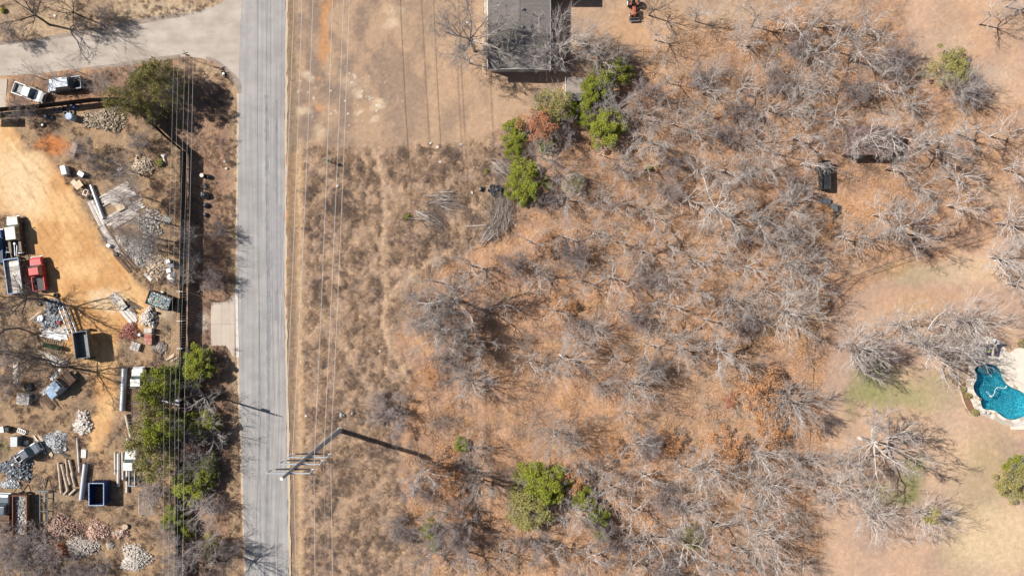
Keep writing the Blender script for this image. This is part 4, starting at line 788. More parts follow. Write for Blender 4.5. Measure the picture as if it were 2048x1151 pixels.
# lean-to slats and trellis on the west side
c = thing('side_fence', 'thin white picket fence along the west side of the house', 'fence', 966.5, 100)
cy_ = c.location[1]
for i in range(10): piece('picket', c, (0, (i - 5) * .72, .6), (.06, .06, 1.2), M['white'])
piece('rail', c, (0, -.3, 1.1), (.07, 6.8, .05), M['white']); piece('rail', c, (0, -.3, .45), (.05, 6.8, .05), M['white'])
struct('side_path', MB().quad(*[(*W(*p), .03) for p in [(968, -60), (976, -60), (976, 28), (968, 28)]][::-1]), M['concrete'])
c = thing('rail_fence', 'low white rail fence running south from the house corner', 'fence', 1093, 150)
for i in range(3): piece('post', c, (0, (i - 1) * .85, .5), (.08, .08, 1.0), M['white'])
piece('rail', c, (0, 0, .95), (.06, 1.8, .05), M['white'])
c = thing('satellite_dish', 'small pale blue dish on the west fence of the house', 'satellite dish', 971, 106)
obj('dish', MB().loft([[(.32 * r_ * math.cos(k * .7), .26 * r_ * math.sin(k * .7), z_) for k in range(9)] for r_, z_ in ((.2, 1.22), (.7, 1.28), (1, 1.40))]), M['sky_paint'], c); obj('mast', MB().tube((0, 0, 0), (0, 0, 1.25), .03), M['steel'], c)
# north building corner
c = thing('outbuilding', 'flat white-roofed outbuilding at the top edge behind the house', 'building', 1130, -30)
obj('wall', MB().box((0, 0, 1.25), (4.6, 4.6, 2.5)), M['cream'], c); obj('roof', MB().box((0, .1, 2.58), (5.4, 5.2, .12)), M['galv'], c); obj('door', MB().box((0, -2.33, 1), (.9, .05, 2)), M['white'], c)
for i in range(6): piece('roof_rib', c, (-2.3 + i * .92, .1, 2.67), (.06, 5.2, .05), M['galv'])
# small shed
sx, sy = W(1152, 178, 2.3); sh = bpy.data.objects.new('shed', None); COL.objects.link(sh); sh.location = (sx, sy, 0); tag(sh, 'small tan-roofed garden shed partly under the green cedars', 'shed')
a0 = W(1131, 178, 2.3)[0] - sx; a1 = W(1176, 178, 2.3)[0] - sx
obj('wall', MB().box(((a0 + a1) / 2, -.1, 1.1), (a1 - a0 - .2, 3.3, 2.2)), M['cream'], sh)
obj('roof', MB().quad((a0, -.75, 2.75), (a1, -.75, 2.75), (a1, 1.75, 2.3), (a0, 1.75, 2.3)).quad((a0, -.75, 2.65), (a0, 1.75, 2.2), (a1, 1.75, 2.2), (a1, -.75, 2.65)), M['shed_roof'], sh)
obj('roof', MB().quad((a0, -1.75, 2.3), (a1, -1.75, 2.3), (a1, -.75, 2.75), (a0, -.75, 2.75)).quad((a0, -1.75, 2.2), (a0, -.75, 2.65), (a1, -.75, 2.65), (a1, -1.75, 2.2)), M['shingle'], sh)
obj('barge_board', MB().box((a0 - .03, .5, 2.48), (.06, 2.55, .14), 0, 0), M['white'], sh); obj('door', MB().box(((a0 + a1) / 2, -1.78, .95), (1.0, .05, 1.9)), M['white'], sh)
c = thing('planter_wall', 'low pale stone edging on the west side of the small shed', 'stones', 1128, 182)
for i in range(7): piece('stone', c, (random.uniform(-.1, .1), -1.2 + i * .4, .1), (.34, .36, .25), M['rock_tan'], (0, 0, random.uniform(-.3, .3)))
# rust-roofed open barn
rx, ry = W(1742, 281, 3.0); rb = bpy.data.objects.new('rust_roofed_barn', None); COL.objects.link(rb); rb.location = (rx, ry, 0); tag(rb, 'old barn with rust-brown sheet roof under bare trees', 'barn')
pg = [W(*p, 3.0) for p in ((1693, 277), (1772, 250), (1795, 272), (1787, 305), (1700, 308))]; pg = [(-3.8, -2.2), (3.5, -2.2), (3.9, .4), (2.3, 2.2), (-3.8, 2.0)]
rb.location = (*W(1743, 281, 2.4), 0)
for i in range(10):
    u = -3.8 + i * .76; piece('roof_sheet', rb, (u + .38, 0, 2.55 + (i % 2) * .02 - abs(i - 4.5) * .0), (.75, 4.3 - (.5 if i > 7 else 0), .035), M['rust_roof'], (R(5), 0, 0))
obj('wall', MB().box((0, 1.9, 1.2), (7.0, .1, 2.4)).box((-3.45, 0, 1.15), (.1, 3.7, 2.3)).box((3.45, 0, 1.15), (.1, 3.7, 2.3)), M['wood_brown'], rb)
for ux in (-3.3, 0, 3.3): piece('post', rb, (ux, -1.85, 1.1), (.14, .14, 2.2), M['wood_brown'])
c = thing('shadow_box', 'long dark box standing in for a shadow in the woods beside grey crates', 'bin', 1645, 352)  # dark box stands in for a wall's shadow; shade built as an object
obj('floor', MB().box((0, 0, 1.0), (1.26, 4.2, .08)), M['darksteel'], c)
for dx_ in (-.66, .66): piece('side_panel', c, (dx_, 0, .7), (.06, 4.3, 1.3), M['darksteel'])
for dy_ in (-2.15, 2.15): piece('end_panel', c, (0, dy_, .7), (1.26, .06, 1.3), M['darksteel'])
for (qx, qy, ww, dd, hh, mm, lb) in ((1648, 404, 1.6, .9, .5, M['silver'], 'pale grey wooden crate near the dark shadow box'), (1665, 416, .9, 1.2, .8, M['steel'], 'darker grey crate, southernmost of the pair by the dark shadow box')):
    c = thing('crate', lb, 'crate', qx, qy)
    obj('box', MB().box((0, 0, hh / 2), (ww, dd, hh)), mm, c, bevel=.02)
    for i in range(4): piece('slat', c, (-ww / 2 + (i + .5) * ww / 4, 0, hh + .02), (ww / 4 - .05, dd + .02, .03), mm)

# ------------------------------------------------------------------ board fence of the junk yard
FH = 2.15
def board_fence(pts, label, name='board_fence'):
    P = [Vector((*W(*p), 0)) for p in pts]; c = bpy.data.objects.new(name, None); COL.objects.link(c); c.location = P[0]; tag(c, label, 'fence', 'dark board fence round the junk yard')
    mb = MB(); rl = MB(); cnt = 0
    for a, b_ in zip(P[:-1], P[1:]):
        L = (b_ - a).length; u = (b_ - a) / L; rz = math.atan2(u.y, u.x); n = int(L / .2)
        for i in range(n):
            q = a + u * (i + .5) * L / n - P[0]; zt = FH + random.uniform(-.03, .03); mb.box((q.x, q.y, (zt + .2) / 2), (L / n * .93, .03, zt - .2), rz)
        for zz in (.5, 1.3, 1.95):
            q = (a + b_) / 2 - P[0]; nrm = Vector((-u.y, u.x, 0)) * .05; rl.box((q.x + nrm.x, q.y + nrm.y, zz), (L, .05, .09), rz)
        k = max(1, int(L / 2.4))
        for i in range(k + 1):
            q = a + u * (L * i / k) - P[0] + Vector((-u.y, u.x, 0)) * .09; piece('post', c, (q.x, q.y, 1.05), (.1, .1, 2.15), M['wood_brown'])
    o = obj('board', mb, M['fence_wood'], c); o['kind'] = 'stuff'; o = obj('rail', rl, M['wood_brown'], c)
board_fence([(-60, 229), (0, 224), (85, 217), (195, 204), (262, 202)], 'dark board fence running west behind the tyre heap')
board_fence([(262, 202), (300, 240), (345, 282), (374, 306)], 'short slanting stretch of dark board fence beside the corner live oak')
board_fence([(374, 306), (374.5, 400), (374, 500), (373, 582)], 'long straight dark board fence parallel to the road, north of the gate')
board_fence([(372.5, 698), (371, 760), (368, 850), (366, 1000), (364, 1190)], 'dark board fence hidden under the evergreens, south of the gate')
gt_ = thing('yard_gate', 'dark sliding gate with pale cross posts facing the concrete drive', 'gate', 373, 640)
for i in range(22): piece('gate_board', gt_, (0, -4.35 + i * .405, 1.15), (.03, .38, 1.9), M['fence_wood'])
for yy in (4.45, 0.0, -4.15): piece('gate_post', gt_, (.06, yy, 1.15), (.12, .12, 2.3), M['white']); piece('brace', gt_, (-.05, yy, 2.2), (.9, .07, .06), M['white'])
piece('bottom_rail', gt_, (.04, 0, .18), (.06, 8.7, .08), M['galv'])
# low pale wall with roof west edge
c = thing('carport', 'blue-grey flat carport roof at the left edge below the fence', 'carport', -4, 236)
obj('roof', MB().box((0, 0, 2.0), (3.6, 1.2, .1)), M['silver'], c)
for q in ((-1.6, -.5), (1.6, -.5), (-1.6, .5), (1.6, .5)): piece('post', c, (q[0], q[1], 1.0), (.1, .1, 1.95), M['white'])
obj('edge_beam', MB().box((0, -.63, 1.98), (3.66, .08, .16)), M['white'], c)

# ------------------------------------------------------------------ steel pylon and its wires
px_, py_ = W(680, 860); py = bpy.data.objects.new('steel_pylon', None); COL.objects.link(py); py.location = (px_, py_, 0); tag(py, 'tall tapered grey steel power pole with three pairs of crossarms', 'power pole')
PH = 26.6
ring = lambda r_, z_: [(r_ * math.cos(k * math.pi / 6), r_ * math.sin(k * math.pi / 6), z_) for k in range(12)]
obj('shaft', MB().loft([ring(.40, -.2), ring(.34, 9), ring(.27, 18), ring(.18, PH)]), M['pole_steel'] if 'pole_steel' in M else mat('dull pole steel', (.36, .40, .45), (.28, .32, .36), 1, .5, .2), py)
obj('base_plate', MB().tube((0, 0, -.05), (0, 0, .12), .52, seg=16), M['concrete'], py); obj('cap', MB().tube((0, 0, PH), (0, 0, PH + .08), .2, seg=12), M['white'], py)
ARMS = []
for za in (16.6, 20.0, 24.2):
    ARMS.append(za)
    for nm, zz, mm, hl in (('crossarm', za, M['galv'], 2.62), ('lower_arm', za - 1.75, M['darksteel'], 2.1)):
        for sg in (-1, 1):
            rr_ = .40 - .0082 * zz
            obj(nm, MB().loft([[(sg * (rr_ - .06), dy_, zz + dz_) for dy_, dz_ in ((-.11, -.11), (.11, -.11), (.11, .11), (-.11, .11))], [(sg * hl, dy_, zz + dz_ + .1) for dy_, dz_ in ((-.07, -.06), (.07, -.06), (.07, .06), (-.07, .06))]]), mm, py)
    for sg in (-1, 1):
        mb = MB(); mb.tube((sg * 2.58, 0, za - .02), (sg * 2.58, 0, za - 1.55), .025, seg=8)
        for q in range(9): mb.tube((sg * 2.58, 0, za - .2 - q * .15), (sg * 2.58, 0, za - .26 - q * .15), .1, seg=10)
        obj('insulator', mb, M['galv'], py); obj('clamp', MB().box((sg * 2.5, 0, za - 1.68), (.5, .09, .12)), M['white'], py)
for q in range(40): pass
st_ = MB()
for q in range(60):
    a_ = (0, math.pi)[q % 2]; z_ = 2.5 + q * .4; rr_ = .40 - .0082 * z_; st_.tube((rr_ * .95 * math.cos(a_ + .6), rr_ * .95 * math.sin(a_ + .6), z_), ((rr_ + .16) * math.cos(a_ + .6), (rr_ + .16) * math.sin(a_ + .6), z_), .015, seg=5)
o = obj('climbing_pegs', st_, M['steel'], py); o['kind'] = 'stuff'
def wire(name, label, group, pts, r, m):
    mb = MB()
    for a, b_ in zip(pts[:-1], pts[1:]): mb.tube(a, b_, r, seg=5, cap=False)
    return tag(obj(name, mb, m), label, 'power line', group)
# (x at top edge, at pole, at bottom edge) in the photograph and the arm each hangs from
WI = [(588, 549, 554, 2, -1), (604, 564, 570, 1, -1), (626, 587, 592.7, 0, -1), (665, 626.5, 630, 2, 1), (687, 649, 652, 1, 1), (699, 661.6, 665, 0, 1)]
ordn = ['westernmost', 'second from the west', 'third from the west', 'fourth from the west', 'fifth from the west', 'easternmost']
for i, (xt, xp, xb, arm, sg) in enumerate(WI):
    zp = ARMS[arm] - 1.72; X0 = px_ + sg * 2.5; pts = []
    zn = zp - 5.4; zs = zp - .9      # sag reached at the picture's top and bottom edges
    yn = (575.5 / S) * (1 - zn / H); xn = (xt - 1024) / S * (1 - zn / H); ys = -(575.5 / S) * (1 - zs / H); xs = (xb - 1024) / S * (1 - zs / H)
    for k in range(-6, 25):
        if k < 0: f = k / -6.0 * 1.5; y = py_ + (ys - py_) * f; x = X0 + (xs - X0) * f; z = zp + (zs - zp) * (f * 1.25 - .25 * f * f)
        else: f = k / 18.0; y = py_ + (yn - py_) * f; x = X0 + (xn - X0) * f; z = zp + (zn - zp) * (f * 1.35 - .35 * f * f)
        pts.append((x, y, z))
    pts = sorted(pts, key=lambda p: p[1])
    wire('transmission_wire', f'pale overhead wire on the steel pylon, {ordn[i]} of the six', 'six pale wires on the steel pylon', pts, .029, M['wire'])
# wooden utility pole in the trees
ux, uy = W(342, 805, 9.6); up = bpy.data.objects.new('utility_pole', None); COL.objects.link(up); up.location = (ux, uy, 0); tag(up, 'wooden utility pole with one crossarm rising among the evergreens', 'utility pole')
obj('pole', MB().tube((0, 0, -.2), (0, 0, 9.9), .17, .12, 10), M['wood_brown'], up)
obj('crossarm', MB().box((0, 0, 9.55), (2.5, .11, .13), R(-15)), M['galv'], up)
for q in (-1.15, -.45, .35, 1.15): obj('insulator', MB().tube((q * math.cos(R(-15)), q * math.sin(R(-15)), 9.6), (q * math.cos(R(-15)), q * math.sin(R(-15)), 9.78), .07, .05, 8), M['white'], up)
obj('transformer', MB().tube((.32, .1, 7.7), (.32, .1, 8.6), .22, seg=12), M['galv'], up)
DW = [(350, 327.5, 325.7, 9.75), (358, 339.6, 336.5, 9.75), (372, 350, 347, 9.75), (382, 357.5, 353.5, 9.75), (389, 369, 365, 7.2)]
dn = ['westernmost', 'second from the west', 'middle one', 'fourth from the west', 'easternmost and lowest']
for i, (xt, xp, xb, zz) in enumerate(DW):
    pts = []; zn = zz - 1.2
    for k in range(-8, 22):
        f = k / 16.0; tgt, yy, z1 = (xt, 0, zn) if k >= 0 else (xb, 1151, zz - .4); ff = f if k >= 0 else -f * 2
        z = zz + (z1 - zz) * min(ff, 1.2) * (1.6 - .6 * min(ff, 1.2)); A = W(xp, 800, zz); B_ = W(tgt, yy, z1)
        pts.append((A[0] + (B_[0] - A[0]) * ff, A[1] + (B_[1] - A[1]) * ff, z))
    wire('distribution_wire', f'overhead wire above the junk yard fence, {dn[i]} of the five', 'five thin wires along the junk yard fence', sorted(pts, key=lambda p: p[1]), .011 if i < 4 else .017, M['wire_dark'] if i < 4 else M['wire'])
# street sign, marker post, small things by the road
c = thing('street_sign', 'thin street name sign post on the corner of the junction', 'street sign', 392, 122)
obj('post', MB().tube((0, 0, 0), (0, 0, 3.6), .035), M['darksteel'], c); obj('sign_blade', MB().box((0, 0, 3.45), (.85, .02, .2), R(18)), M['green_cap'], c); obj('sign_blade', MB().box((0, 0, 3.7), (.02, .75, .2), R(18)), M['green_cap'], c)
oc = MB(); n_ = 8; oc.loft([[(.38 * math.cos(k * math.pi / 4 + .39), yy, 2.7 + .38 * math.sin(k * math.pi / 4 + .39)) for k in range(8)] for yy in (-.06, -.04)]); obj('stop_plate', oc, M['red_paint'], c)
c = thing('marker_post', 'short green-topped marker post with pale cap in the dry field', 'marker post', 660, 324)
obj('post', MB().tube((0, 0, 0), (0, 0, 1.7), .09), M['white'], c); obj('cap', MB().tube((0, 0, 1.35), (0, 0, 1.75), .22, .2, 12), M['green_cap'], c); obj('sign', MB().box((.0, -.22, 1.2), (.3, .02, .35)), M['white'], c)
c = thing('shadow_lump', 'dark lump standing in for a shadow with a white scrap at the junction verge', 'bin', 449, 149)
obj('box', MB().tube((-.3, .35, .22), (.25, -.5, .2), .24, .2, 10), M['black'], c); obj('lid', MB().box((0, 0, .46), (.34, .34, .03), .3), M['white'], c); obj('arm', MB().box((.35, .25, .1), (.6, .08, .08), .3), M['black'], c)  # black parts take the place of a shadow blob around white rubbish
for (qx, qy, s_, lb) in ((685, 829, .5, 'larger of two grey boulders north of the steel pylon'), (706, 826, .32, 'smaller of two grey boulders north of the steel pylon')):
    mb = MB()
    for k in range(4): mb.box((random.uniform(-.3, .3) * s_ * 1.6, random.uniform(-.3, .3) * s_ * 1.6, .15 + k * .06), (s_, s_ * .8, s_ * .6), random.uniform(0, 3), random.uniform(-.4, .4), .7)
    tag(obj('boulder', mb, M['rock_grey'], bevel=.04), lb, 'rock').location = (*W(qx, qy), 0)
LIT = [(450, 323, 'beside the road verge near the gully'), (453, 337, 'just south of the verge scrap'), (861, 287, 'west one along the mown field edge'), (875, 294, 'middle one along the mown field edge'), (922, 289, 'east one along the mown field edge'), (881, 323, 'in the brush below the mown field'), (944, 385, 'west of the black rubbish bags'), (612, 830, 'near the road south of the apron'), (760, 702, 'beside the footpath bend'), (1989, 520, 'under the east edge trees'), (110, 32, 'at the north-west corner under trees'), (935, 45, 'under the big oak west of the house'), (675, 372, 'below the green marker post'), (1555, 98, 'yellow one in the northern woods')]
for (qx, qy, lb) in LIT:
    yel = 'yellow' in lb; mb = MB(); s_ = .2
    mb.quad((-s_, -.18, .05), (s_ * .3, -s_ * .8, .12), (s_, .1, .06), (.1, s_, .16)).quad((-s_ * .8, -.1, .1), (.1, s_, .16), (.1, s_ * .9, .04), (-s_, .1, .03))
    o = obj('litter_scrap', mb, M['leaf_yellow'] if yel else M['white']); md = o.modifiers.new('thick', 'SOLIDIFY'); md.thickness = .03; o.location = (*W(qx, qy), .08); o.rotation_euler[2] = random.uniform(0, 6)
    tag(o, ('yellow scrap, ' if yel else 'white scrap of litter, ') + lb.replace('yellow one ', ''), 'litter', 'scraps of litter')

# ------------------------------------------------------------------ chain link fence on the east side
def rail_fence(pts, label):
    P = [Vector((*W(*p), 0)) for p in pts]; c = bpy.data.objects.new('chain_link_fence', None); COL.objects.link(c); c.location = P[0]; tag(c, label, 'fence', 'chain link fence along the woods')
    net = MB(); rail = MB()
    for a, b_ in zip(P[:-1], P[1:]):
        L = (b_ - a).length; u = (b_ - a) / L; k = max(1, round(L / 3.0)); a0 = a - P[0]
        rail.tube(a0 + Vector((0, 0, 1.3)), a0 + u * L + Vector((0, 0, 1.3)), .03, seg=6)
        for i in range(k + 1): q = a0 + u * L * i / k; o = obj('post', MB().tube((q.x, q.y, 0), (q.x, q.y, 1.35), .035, seg=6), M['steel'], c)
        for i in range(int(L / .3)):
            q = a0 + u * .3 * i
            net.tube(q + Vector((0, 0, .05)), q + u * .3 + Vector((0, 0, 1.28)), .004, seg=3, cap=False); net.tube(q + Vector((0, 0, 1.28)), q + u * .3 + Vector((0, 0, .05)), .004, seg=3, cap=False)
    obj('top_rail', rail, M['steel'], c); o = obj('wire_mesh', net, M['steel'], c); o['kind'] = 'stuff'
rail_fence([(1612, 660), (1606, 800), (1597, 930), (1588, 1060), (1580, 1200)], 'chain link fence running south along the east edge of the woods')
rail_fence([(1612, 660), (1650, 600), (1700, 552), (1800, 517), (1900, 488), (1985, 462)], 'chain link fence slanting north-east through the bare trees')
rail_fence([(1310, 99), (1175, 96), (1168, 104)], 'low wire fence behind the shed, north of the woods')

# ------------------------------------------------------------------ pool
pc = [sum(p[0] for p in POOL) / len(POOL), sum(p[1] for p in POOL) / len(POOL)]
def smooth_poly(P, it=2):
    for _ in range(it):
        Q = []
        for i in range(len(P)):
            a, b_ = P[i], P[(i + 1) % len(P)]; Q += [(a[0] * .75 + b_[0] * .25, a[1] * .75 + b_[1] * .25), (a[0] * .25 + b_[0] * .75, a[1] * .25 + b_[1] * .75)]
        P = Q
    return P
PS = smooth_poly(POOL, 2)
def offset(P, d):
    Q = []; n = len(P)
    for i in range(n):
        a, b_ = P[i - 1], P[(i + 1) % n]; tx_, ty_ = b_[0] - a[0], b_[1] - a[1]; L = math.hypot(tx_, ty_) + 1e-9; Q.append((P[i][0] + ty_ / L * d, P[i][1] - tx_ / L * d))
    return Q
ar = sum(PS[i][0] * PS[(i + 1) % len(PS)][1] - PS[(i + 1) % len(PS)][0] * PS[i][1] for i in range(len(PS)))
sgn = 1 if ar > 0 else -1
pool = bpy.data.objects.new('swimming_pool', None); COL.objects.link(pool); pool['kind'] = 'structure'
PW = [W(*p) for p in PS]; n = len(PW)
mb = MB(); IN = [W(*p) for p in offset(PS, -sgn * 9)]
for i, p in enumerate(PW): mb.v.append((*p, .12))
for i, p in enumerate(PW): mb.v.append((*p, -1.0))
for i, p in enumerate(IN): mb.v.append((*p, -1.7))
for r_ in range(2):
    for i in range(n): j = (i + 1) % n; mb.f.append((r_ * n + i, r_ * n + j, (r_ + 1) * n + j, (r_ + 1) * n + i))
mb.f.append(tuple(range(2 * n, 3 * n)))
m, t, b = new_mat('pool plaster with caustics'); geo = N(t, 'ShaderNodeNewGeometry')
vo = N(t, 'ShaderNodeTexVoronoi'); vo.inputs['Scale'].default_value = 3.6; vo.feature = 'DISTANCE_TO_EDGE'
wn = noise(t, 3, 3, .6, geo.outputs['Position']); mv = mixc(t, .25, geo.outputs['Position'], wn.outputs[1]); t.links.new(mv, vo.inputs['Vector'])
cr = ramp(t, vo.outputs['Distance'], [(.0, (.6, .95, .95)), (.07, (.10, .56, .68)), (.4, (.05, .41, .56))]); nn = noise(t, .5, 4, .6, geo.outputs['Position']); nr_ = ramp(t, nn.outputs[0], [(.35, (.8, .8, .85)), (.65, (1.15, 1.15, 1.1))])  # pale cell edges paint water caustics into the plaster colour
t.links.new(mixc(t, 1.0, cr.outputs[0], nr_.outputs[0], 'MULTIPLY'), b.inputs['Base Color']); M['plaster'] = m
obj('basin', mb, m, pool)
m, t, b = new_mat('pool water'); t.nodes.remove(b); out = t.nodes['Material Output']
tr = N(t, 'ShaderNodeBsdfTransparent'); tr.inputs[0].default_value = (.6, .96, 1.0, 1); gl = N(t, 'ShaderNodeBsdfGlossy'); gl.inputs['Roughness'].default_value = .03; fr = N(t, 'ShaderNodeFresnel'); fr.inputs[0].default_value = 1.33; mx = N(t, 'ShaderNodeMixShader')
wn = noise(t, 7, 3, .5, N(t, 'ShaderNodeNewGeometry').outputs['Position']); bp = N(t, 'ShaderNodeBump'); bp.inputs['Distance'].default_value = .05; t.links.new(wn.outputs[0], bp.inputs['Height']); t.links.new(bp.outputs[0], gl.inputs['Normal']); t.links.new(bp.outputs[0], fr.inputs['Normal'])
t.links.new(fr.outputs[0], mx.inputs[0]); t.links.new(tr.outputs[0], mx.inputs[1]); t.links.new(gl.outputs[0], mx.inputs[2]); t.links.new(mx.outputs[0], out.inputs[0])
wa = struct('pool_water', MB().quad(*[(*p, -.1) for p in PW][::-1]), m)
stp = MB(); stp.tube((*W(1972, 735), -1.4), (*W(1972, 735), -.45), 1.0, seg=24); obj('entry_step', stp, mat('pale plaster step', (.30, .40, .42), (.25, .34, .37), 3, .8), pool)
# coping: separate stones round the rim
OUT = [W(*p) for p in offset(PS, sgn * 5.2)]; IN2 = [W(*p) for p in offset(PS, -sgn * .7)]
k = 0; i = 0
while i < n:
    j = min(i + random.choice((2, 2, 3)), n); qa = [IN2[q % n] for q in range(i, j + 1)]; qb = [OUT[q % n] for q in range(i, j + 1)][::-1]; poly = qa + qb
    cx = sum(p[0] for p in poly) / len(poly); cy = sum(p[1] for p in poly) / len(poly); poly = [(x + (cx - x) * .03, y + (cy - y) * .03) for x, y in poly]
    obj('coping_stone', MB().prism(poly, .02, .17 + random.uniform(0, .012)), M['deck'] if k % 3 else M['concrete'], pool); k += 1; i = j
def avg(P, k=4):
    n_ = len(P); return [(sum(P[(i + j) % n_][0] for j in range(-k, k + 1)) / (2 * k + 1), sum(P[(i + j) % n_][1] for j in range(-k, k + 1)) / (2 * k + 1)) for i in range(n_)]
# outer flagstone band on the west side
OUT2 = [W(*p) for p in offset(PS, sgn * 15)]
for i in range(0, n, 2):
    a_ = PS[i % n]
    if a_[0] < 1962 and a_[1] > 735 and a_[1] < 822 or (a_[1] > 815 and a_[0] < 2060):
        dd_ = 10
        O1 = [W(*p) for p in avg(offset(PS, sgn * 5.4), 1)]; O2 = [W(*p) for p in avg(offset(PS, sgn * (5.5 + dd_)))]
        poly = [O1[i], O1[(i + 1) % n], O1[(i + 2) % n], O2[(i + 2) % n], O2[(i + 1) % n], O2[i]]; cx = sum(p[0] for p in poly) / 6; cy = sum(p[1] for p in poly) / 6
        obj('flagstone', MB().prism([(x + (cx - x) * .05, y + (cy - y) * .05) for x, y in poly], .0, .13 + random.uniform(0, .015)), random.choice((M['deck'], M['concrete_pale'], M['concrete'])), pool)
DECK = [(1935, 730), (1936, 712), (1938, 700), (1944, 686), (1955, 676), (1970, 671), (1985, 673), (1998, 680), (2006, 690), (2013, 702), (2018, 706), (2038, 692), (2130, 692), (2130, 845), (2075, 845), (2062, 832), (2066, 818), (2064, 803), (2055, 788), (2040, 777), (2026, 773), (2016, 766), (2009, 757), (2006, 746), (2000, 735), (1988, 727.5), (1976, 724.5), (1962, 725.5), (1951, 730), (1945, 738)]
struct('pool_deck', MB().prism([W(*p) for p in smooth_poly(DECK, 2)], -.05, .10), M['deck'])
struct('pool_deck', MB().prism([W(*p) for p in [(2020, 848), (2040, 846), (2062, 842), (2120, 842), (2120, 858), (2022, 858)]], -.05, .095), M['deck'])
struct('mulch_bed', MB().quad(*[(*W(*p), .03) for p in [(1918, 772), (1926, 766), (1936, 764), (1938, 790), (1946, 812), (1958, 824), (1952, 832), (1941, 831), (1930, 818), (1924, 797)]]), M['mulch'])
edge = bpy.data.objects.new('bed_edging', None); COL.objects.link(edge); tag(edge, 'thin curved stone edging round the mulch bed by the pool', 'edging')
EP = [(1918, 772), (1921, 784), (1925, 798), (1930, 812), (1936, 822), (1943, 831), (1950, 833), (1957, 829)]; EP = resample(EP, 18)
edge.location = (*W(1935, 815), 0)
for a, b_ in zip(EP[:-1], EP[1:]):
    A = Vector(W(*a)) - Vector(edge.location[:2]); B_ = Vector(W(*b_)) - Vector(edge.location[:2]); d_ = B_ - A; piece('edging_stone', edge, (*((A + B_) / 2), .08), (d_.length * .92, .14, .16), M['rock_tan'], (0, 0, math.atan2(d_.y, d_.x)))
SHR = [(1926, 777, 6.5, 'leaf_olive', 'dark round clipped shrub, northernmost in the poolside mulch bed'), (1936, 791, 7, 'leaf_olive', 'yellow-green round clipped shrub in the middle of the mulch bed'), (1948, 824, 8, 'leaf_olive', 'large brown-green round shrub at the south tip of the mulch bed'), (2043, 686, 10, 'leaf_olive', 'grey-green round shrub on the deck edge at the far right'), (816, 434, 6, 'leaf_green', 'small yellow-green bush at the west end of the brushwood'), (322, 326, 9, 'leaf_green', 'small green bush beside a white tarp'), (363, 251, 5, 'leaf_yellow', 'tiny yellow-green bush beside the slanting fence'), (1298, 337, 7, 'leaf_yellow', 'small yellow-green shrub in the northern woods'), (973, 343, 5, 'leaf_green', 'tiny green shrub above the black rubbish bags'), (8, 22, 6, 'leaf_yellow', 'yellow shrub at the top left corner')]
for (qx, qy, r_, lm, lb) in SHR:
    c = thing('shrub', lb, 'shrub', qx, qy); rr_ = r_ / S; nn_ = 500; d = rng.normal(size=(nn_, 3)); d /= np.linalg.norm(d, axis=1)[:, None]; d[:, 2] = np.abs(d[:, 2]); pts_ = d * rr_ * rng.uniform(.75, 1.0, (nn_, 1)) * np.array([1, 1, 1.1])
    obj('foliage', np_mesh('foliage', [(*leaves(pts_, .07), 0)], [M[lm]]), None, c); obj('stem', MB().tube((0, 0, -.05), (0, 0, rr_ * .7), .05, .03, 6), M['bark'], c)
    mb = MB(); mb.tube((0, 0, .02), (0, 0, rr_ * .5), rr_ * .55, rr_ * .75, 10); obj('inner_twigs', mb, M['bramble'], c)
def lounger(qx, qy, rz, lb, towel=False):
    c = thing('sun_lounger', lb, 'sun lounger', qx, qy, rz=rz, group='sun loungers by the pool'); c.location.z = .1
    obj('seat', MB().box((0, -.35, .33), (.62, 1.25, .06)), M['purple_fabric'], c, bevel=.02); b_ = obj('backrest', MB().box((0, 0, 0), (.62, .75, .06)), M['purple_fabric'], c, bevel=.02); b_.location = (0, .58, .5); b_.rotation_euler = (R(32), 0, 0)
    for sx_ in (-.34, .34): obj('frame_rail', MB().tube((sx_, -1.0, .3), (sx_, .5, .3), .025, seg=6), M['darksteel'], c)
    for sx_ in (-.32, .32):
        for sy_ in (-.85, .35): obj('leg', MB().tube((sx_, sy_, 0), (sx_, sy_, .3), .025, seg=6), M['darksteel'], c)
    for sx_ in (-.42, .42): obj('armrest', MB().box((sx_, .1, .52), (.07, .45, .03)).box((sx_, .1, .41), (.04, .04, .2)), M['darksteel'], c)
    if towel: tag(obj('towel', MB().box((0, 0, .0), (.4, .3, .02)), mat('lime towel', (.45, .6, .05), (.3, .42, .04)), None), 'lime green towel lying on the western sun lounger', 'towel').location = (*W(qx, qy + 4.5), .50)
lounger(1973.5, 697, R(-4), 'western sun lounger with a lime towel on the pool deck', True); lounger(1990, 699, R(-8), 'eastern empty purple-grey sun lounger on the pool deck')
c = thing('side_table', 'small round white table between and above the loungers', 'table', 1981, 681); c.location.z = .1
obj('table_top', MB().tube((0, 0, .52), (0, 0, .56), .34, seg=16), M['white'], c); obj('leg', MB().tube((0, 0, 0), (0, 0, .52), .04, seg=8), M['darksteel'], c)
c = thing('parasol', 'closed pale blue parasol lying tilted behind the loungers', 'parasol', 1990, 683); c.location.z = .1
obj('canopy', MB().tube((-.4, 0, 1.2), (1.15, -.3, .5), .2, .08, 8), M['galv'], c); obj('pole', MB().tube((-.5, .03, 1.25), (-.5, .03, 0), .03, seg=6), M['darksteel'], c)
c = thing('plant_pot', 'round dark pot on the deck north-west of the pool', 'plant pot', 1947, 720); c.location.z = .1
obj('pot', MB().tube((0, 0, 0), (0, 0, .4), .22, .3, 14), M['silver'], c); obj('soil', MB().tube((0, 0, .36), (0, 0, .405), .25, .25, 14), M['mulch'], c)
c = thing('flower_pot', 'small tan pot on the west pool coping', 'plant pot', 1956.5, 797); c.location.z = .17
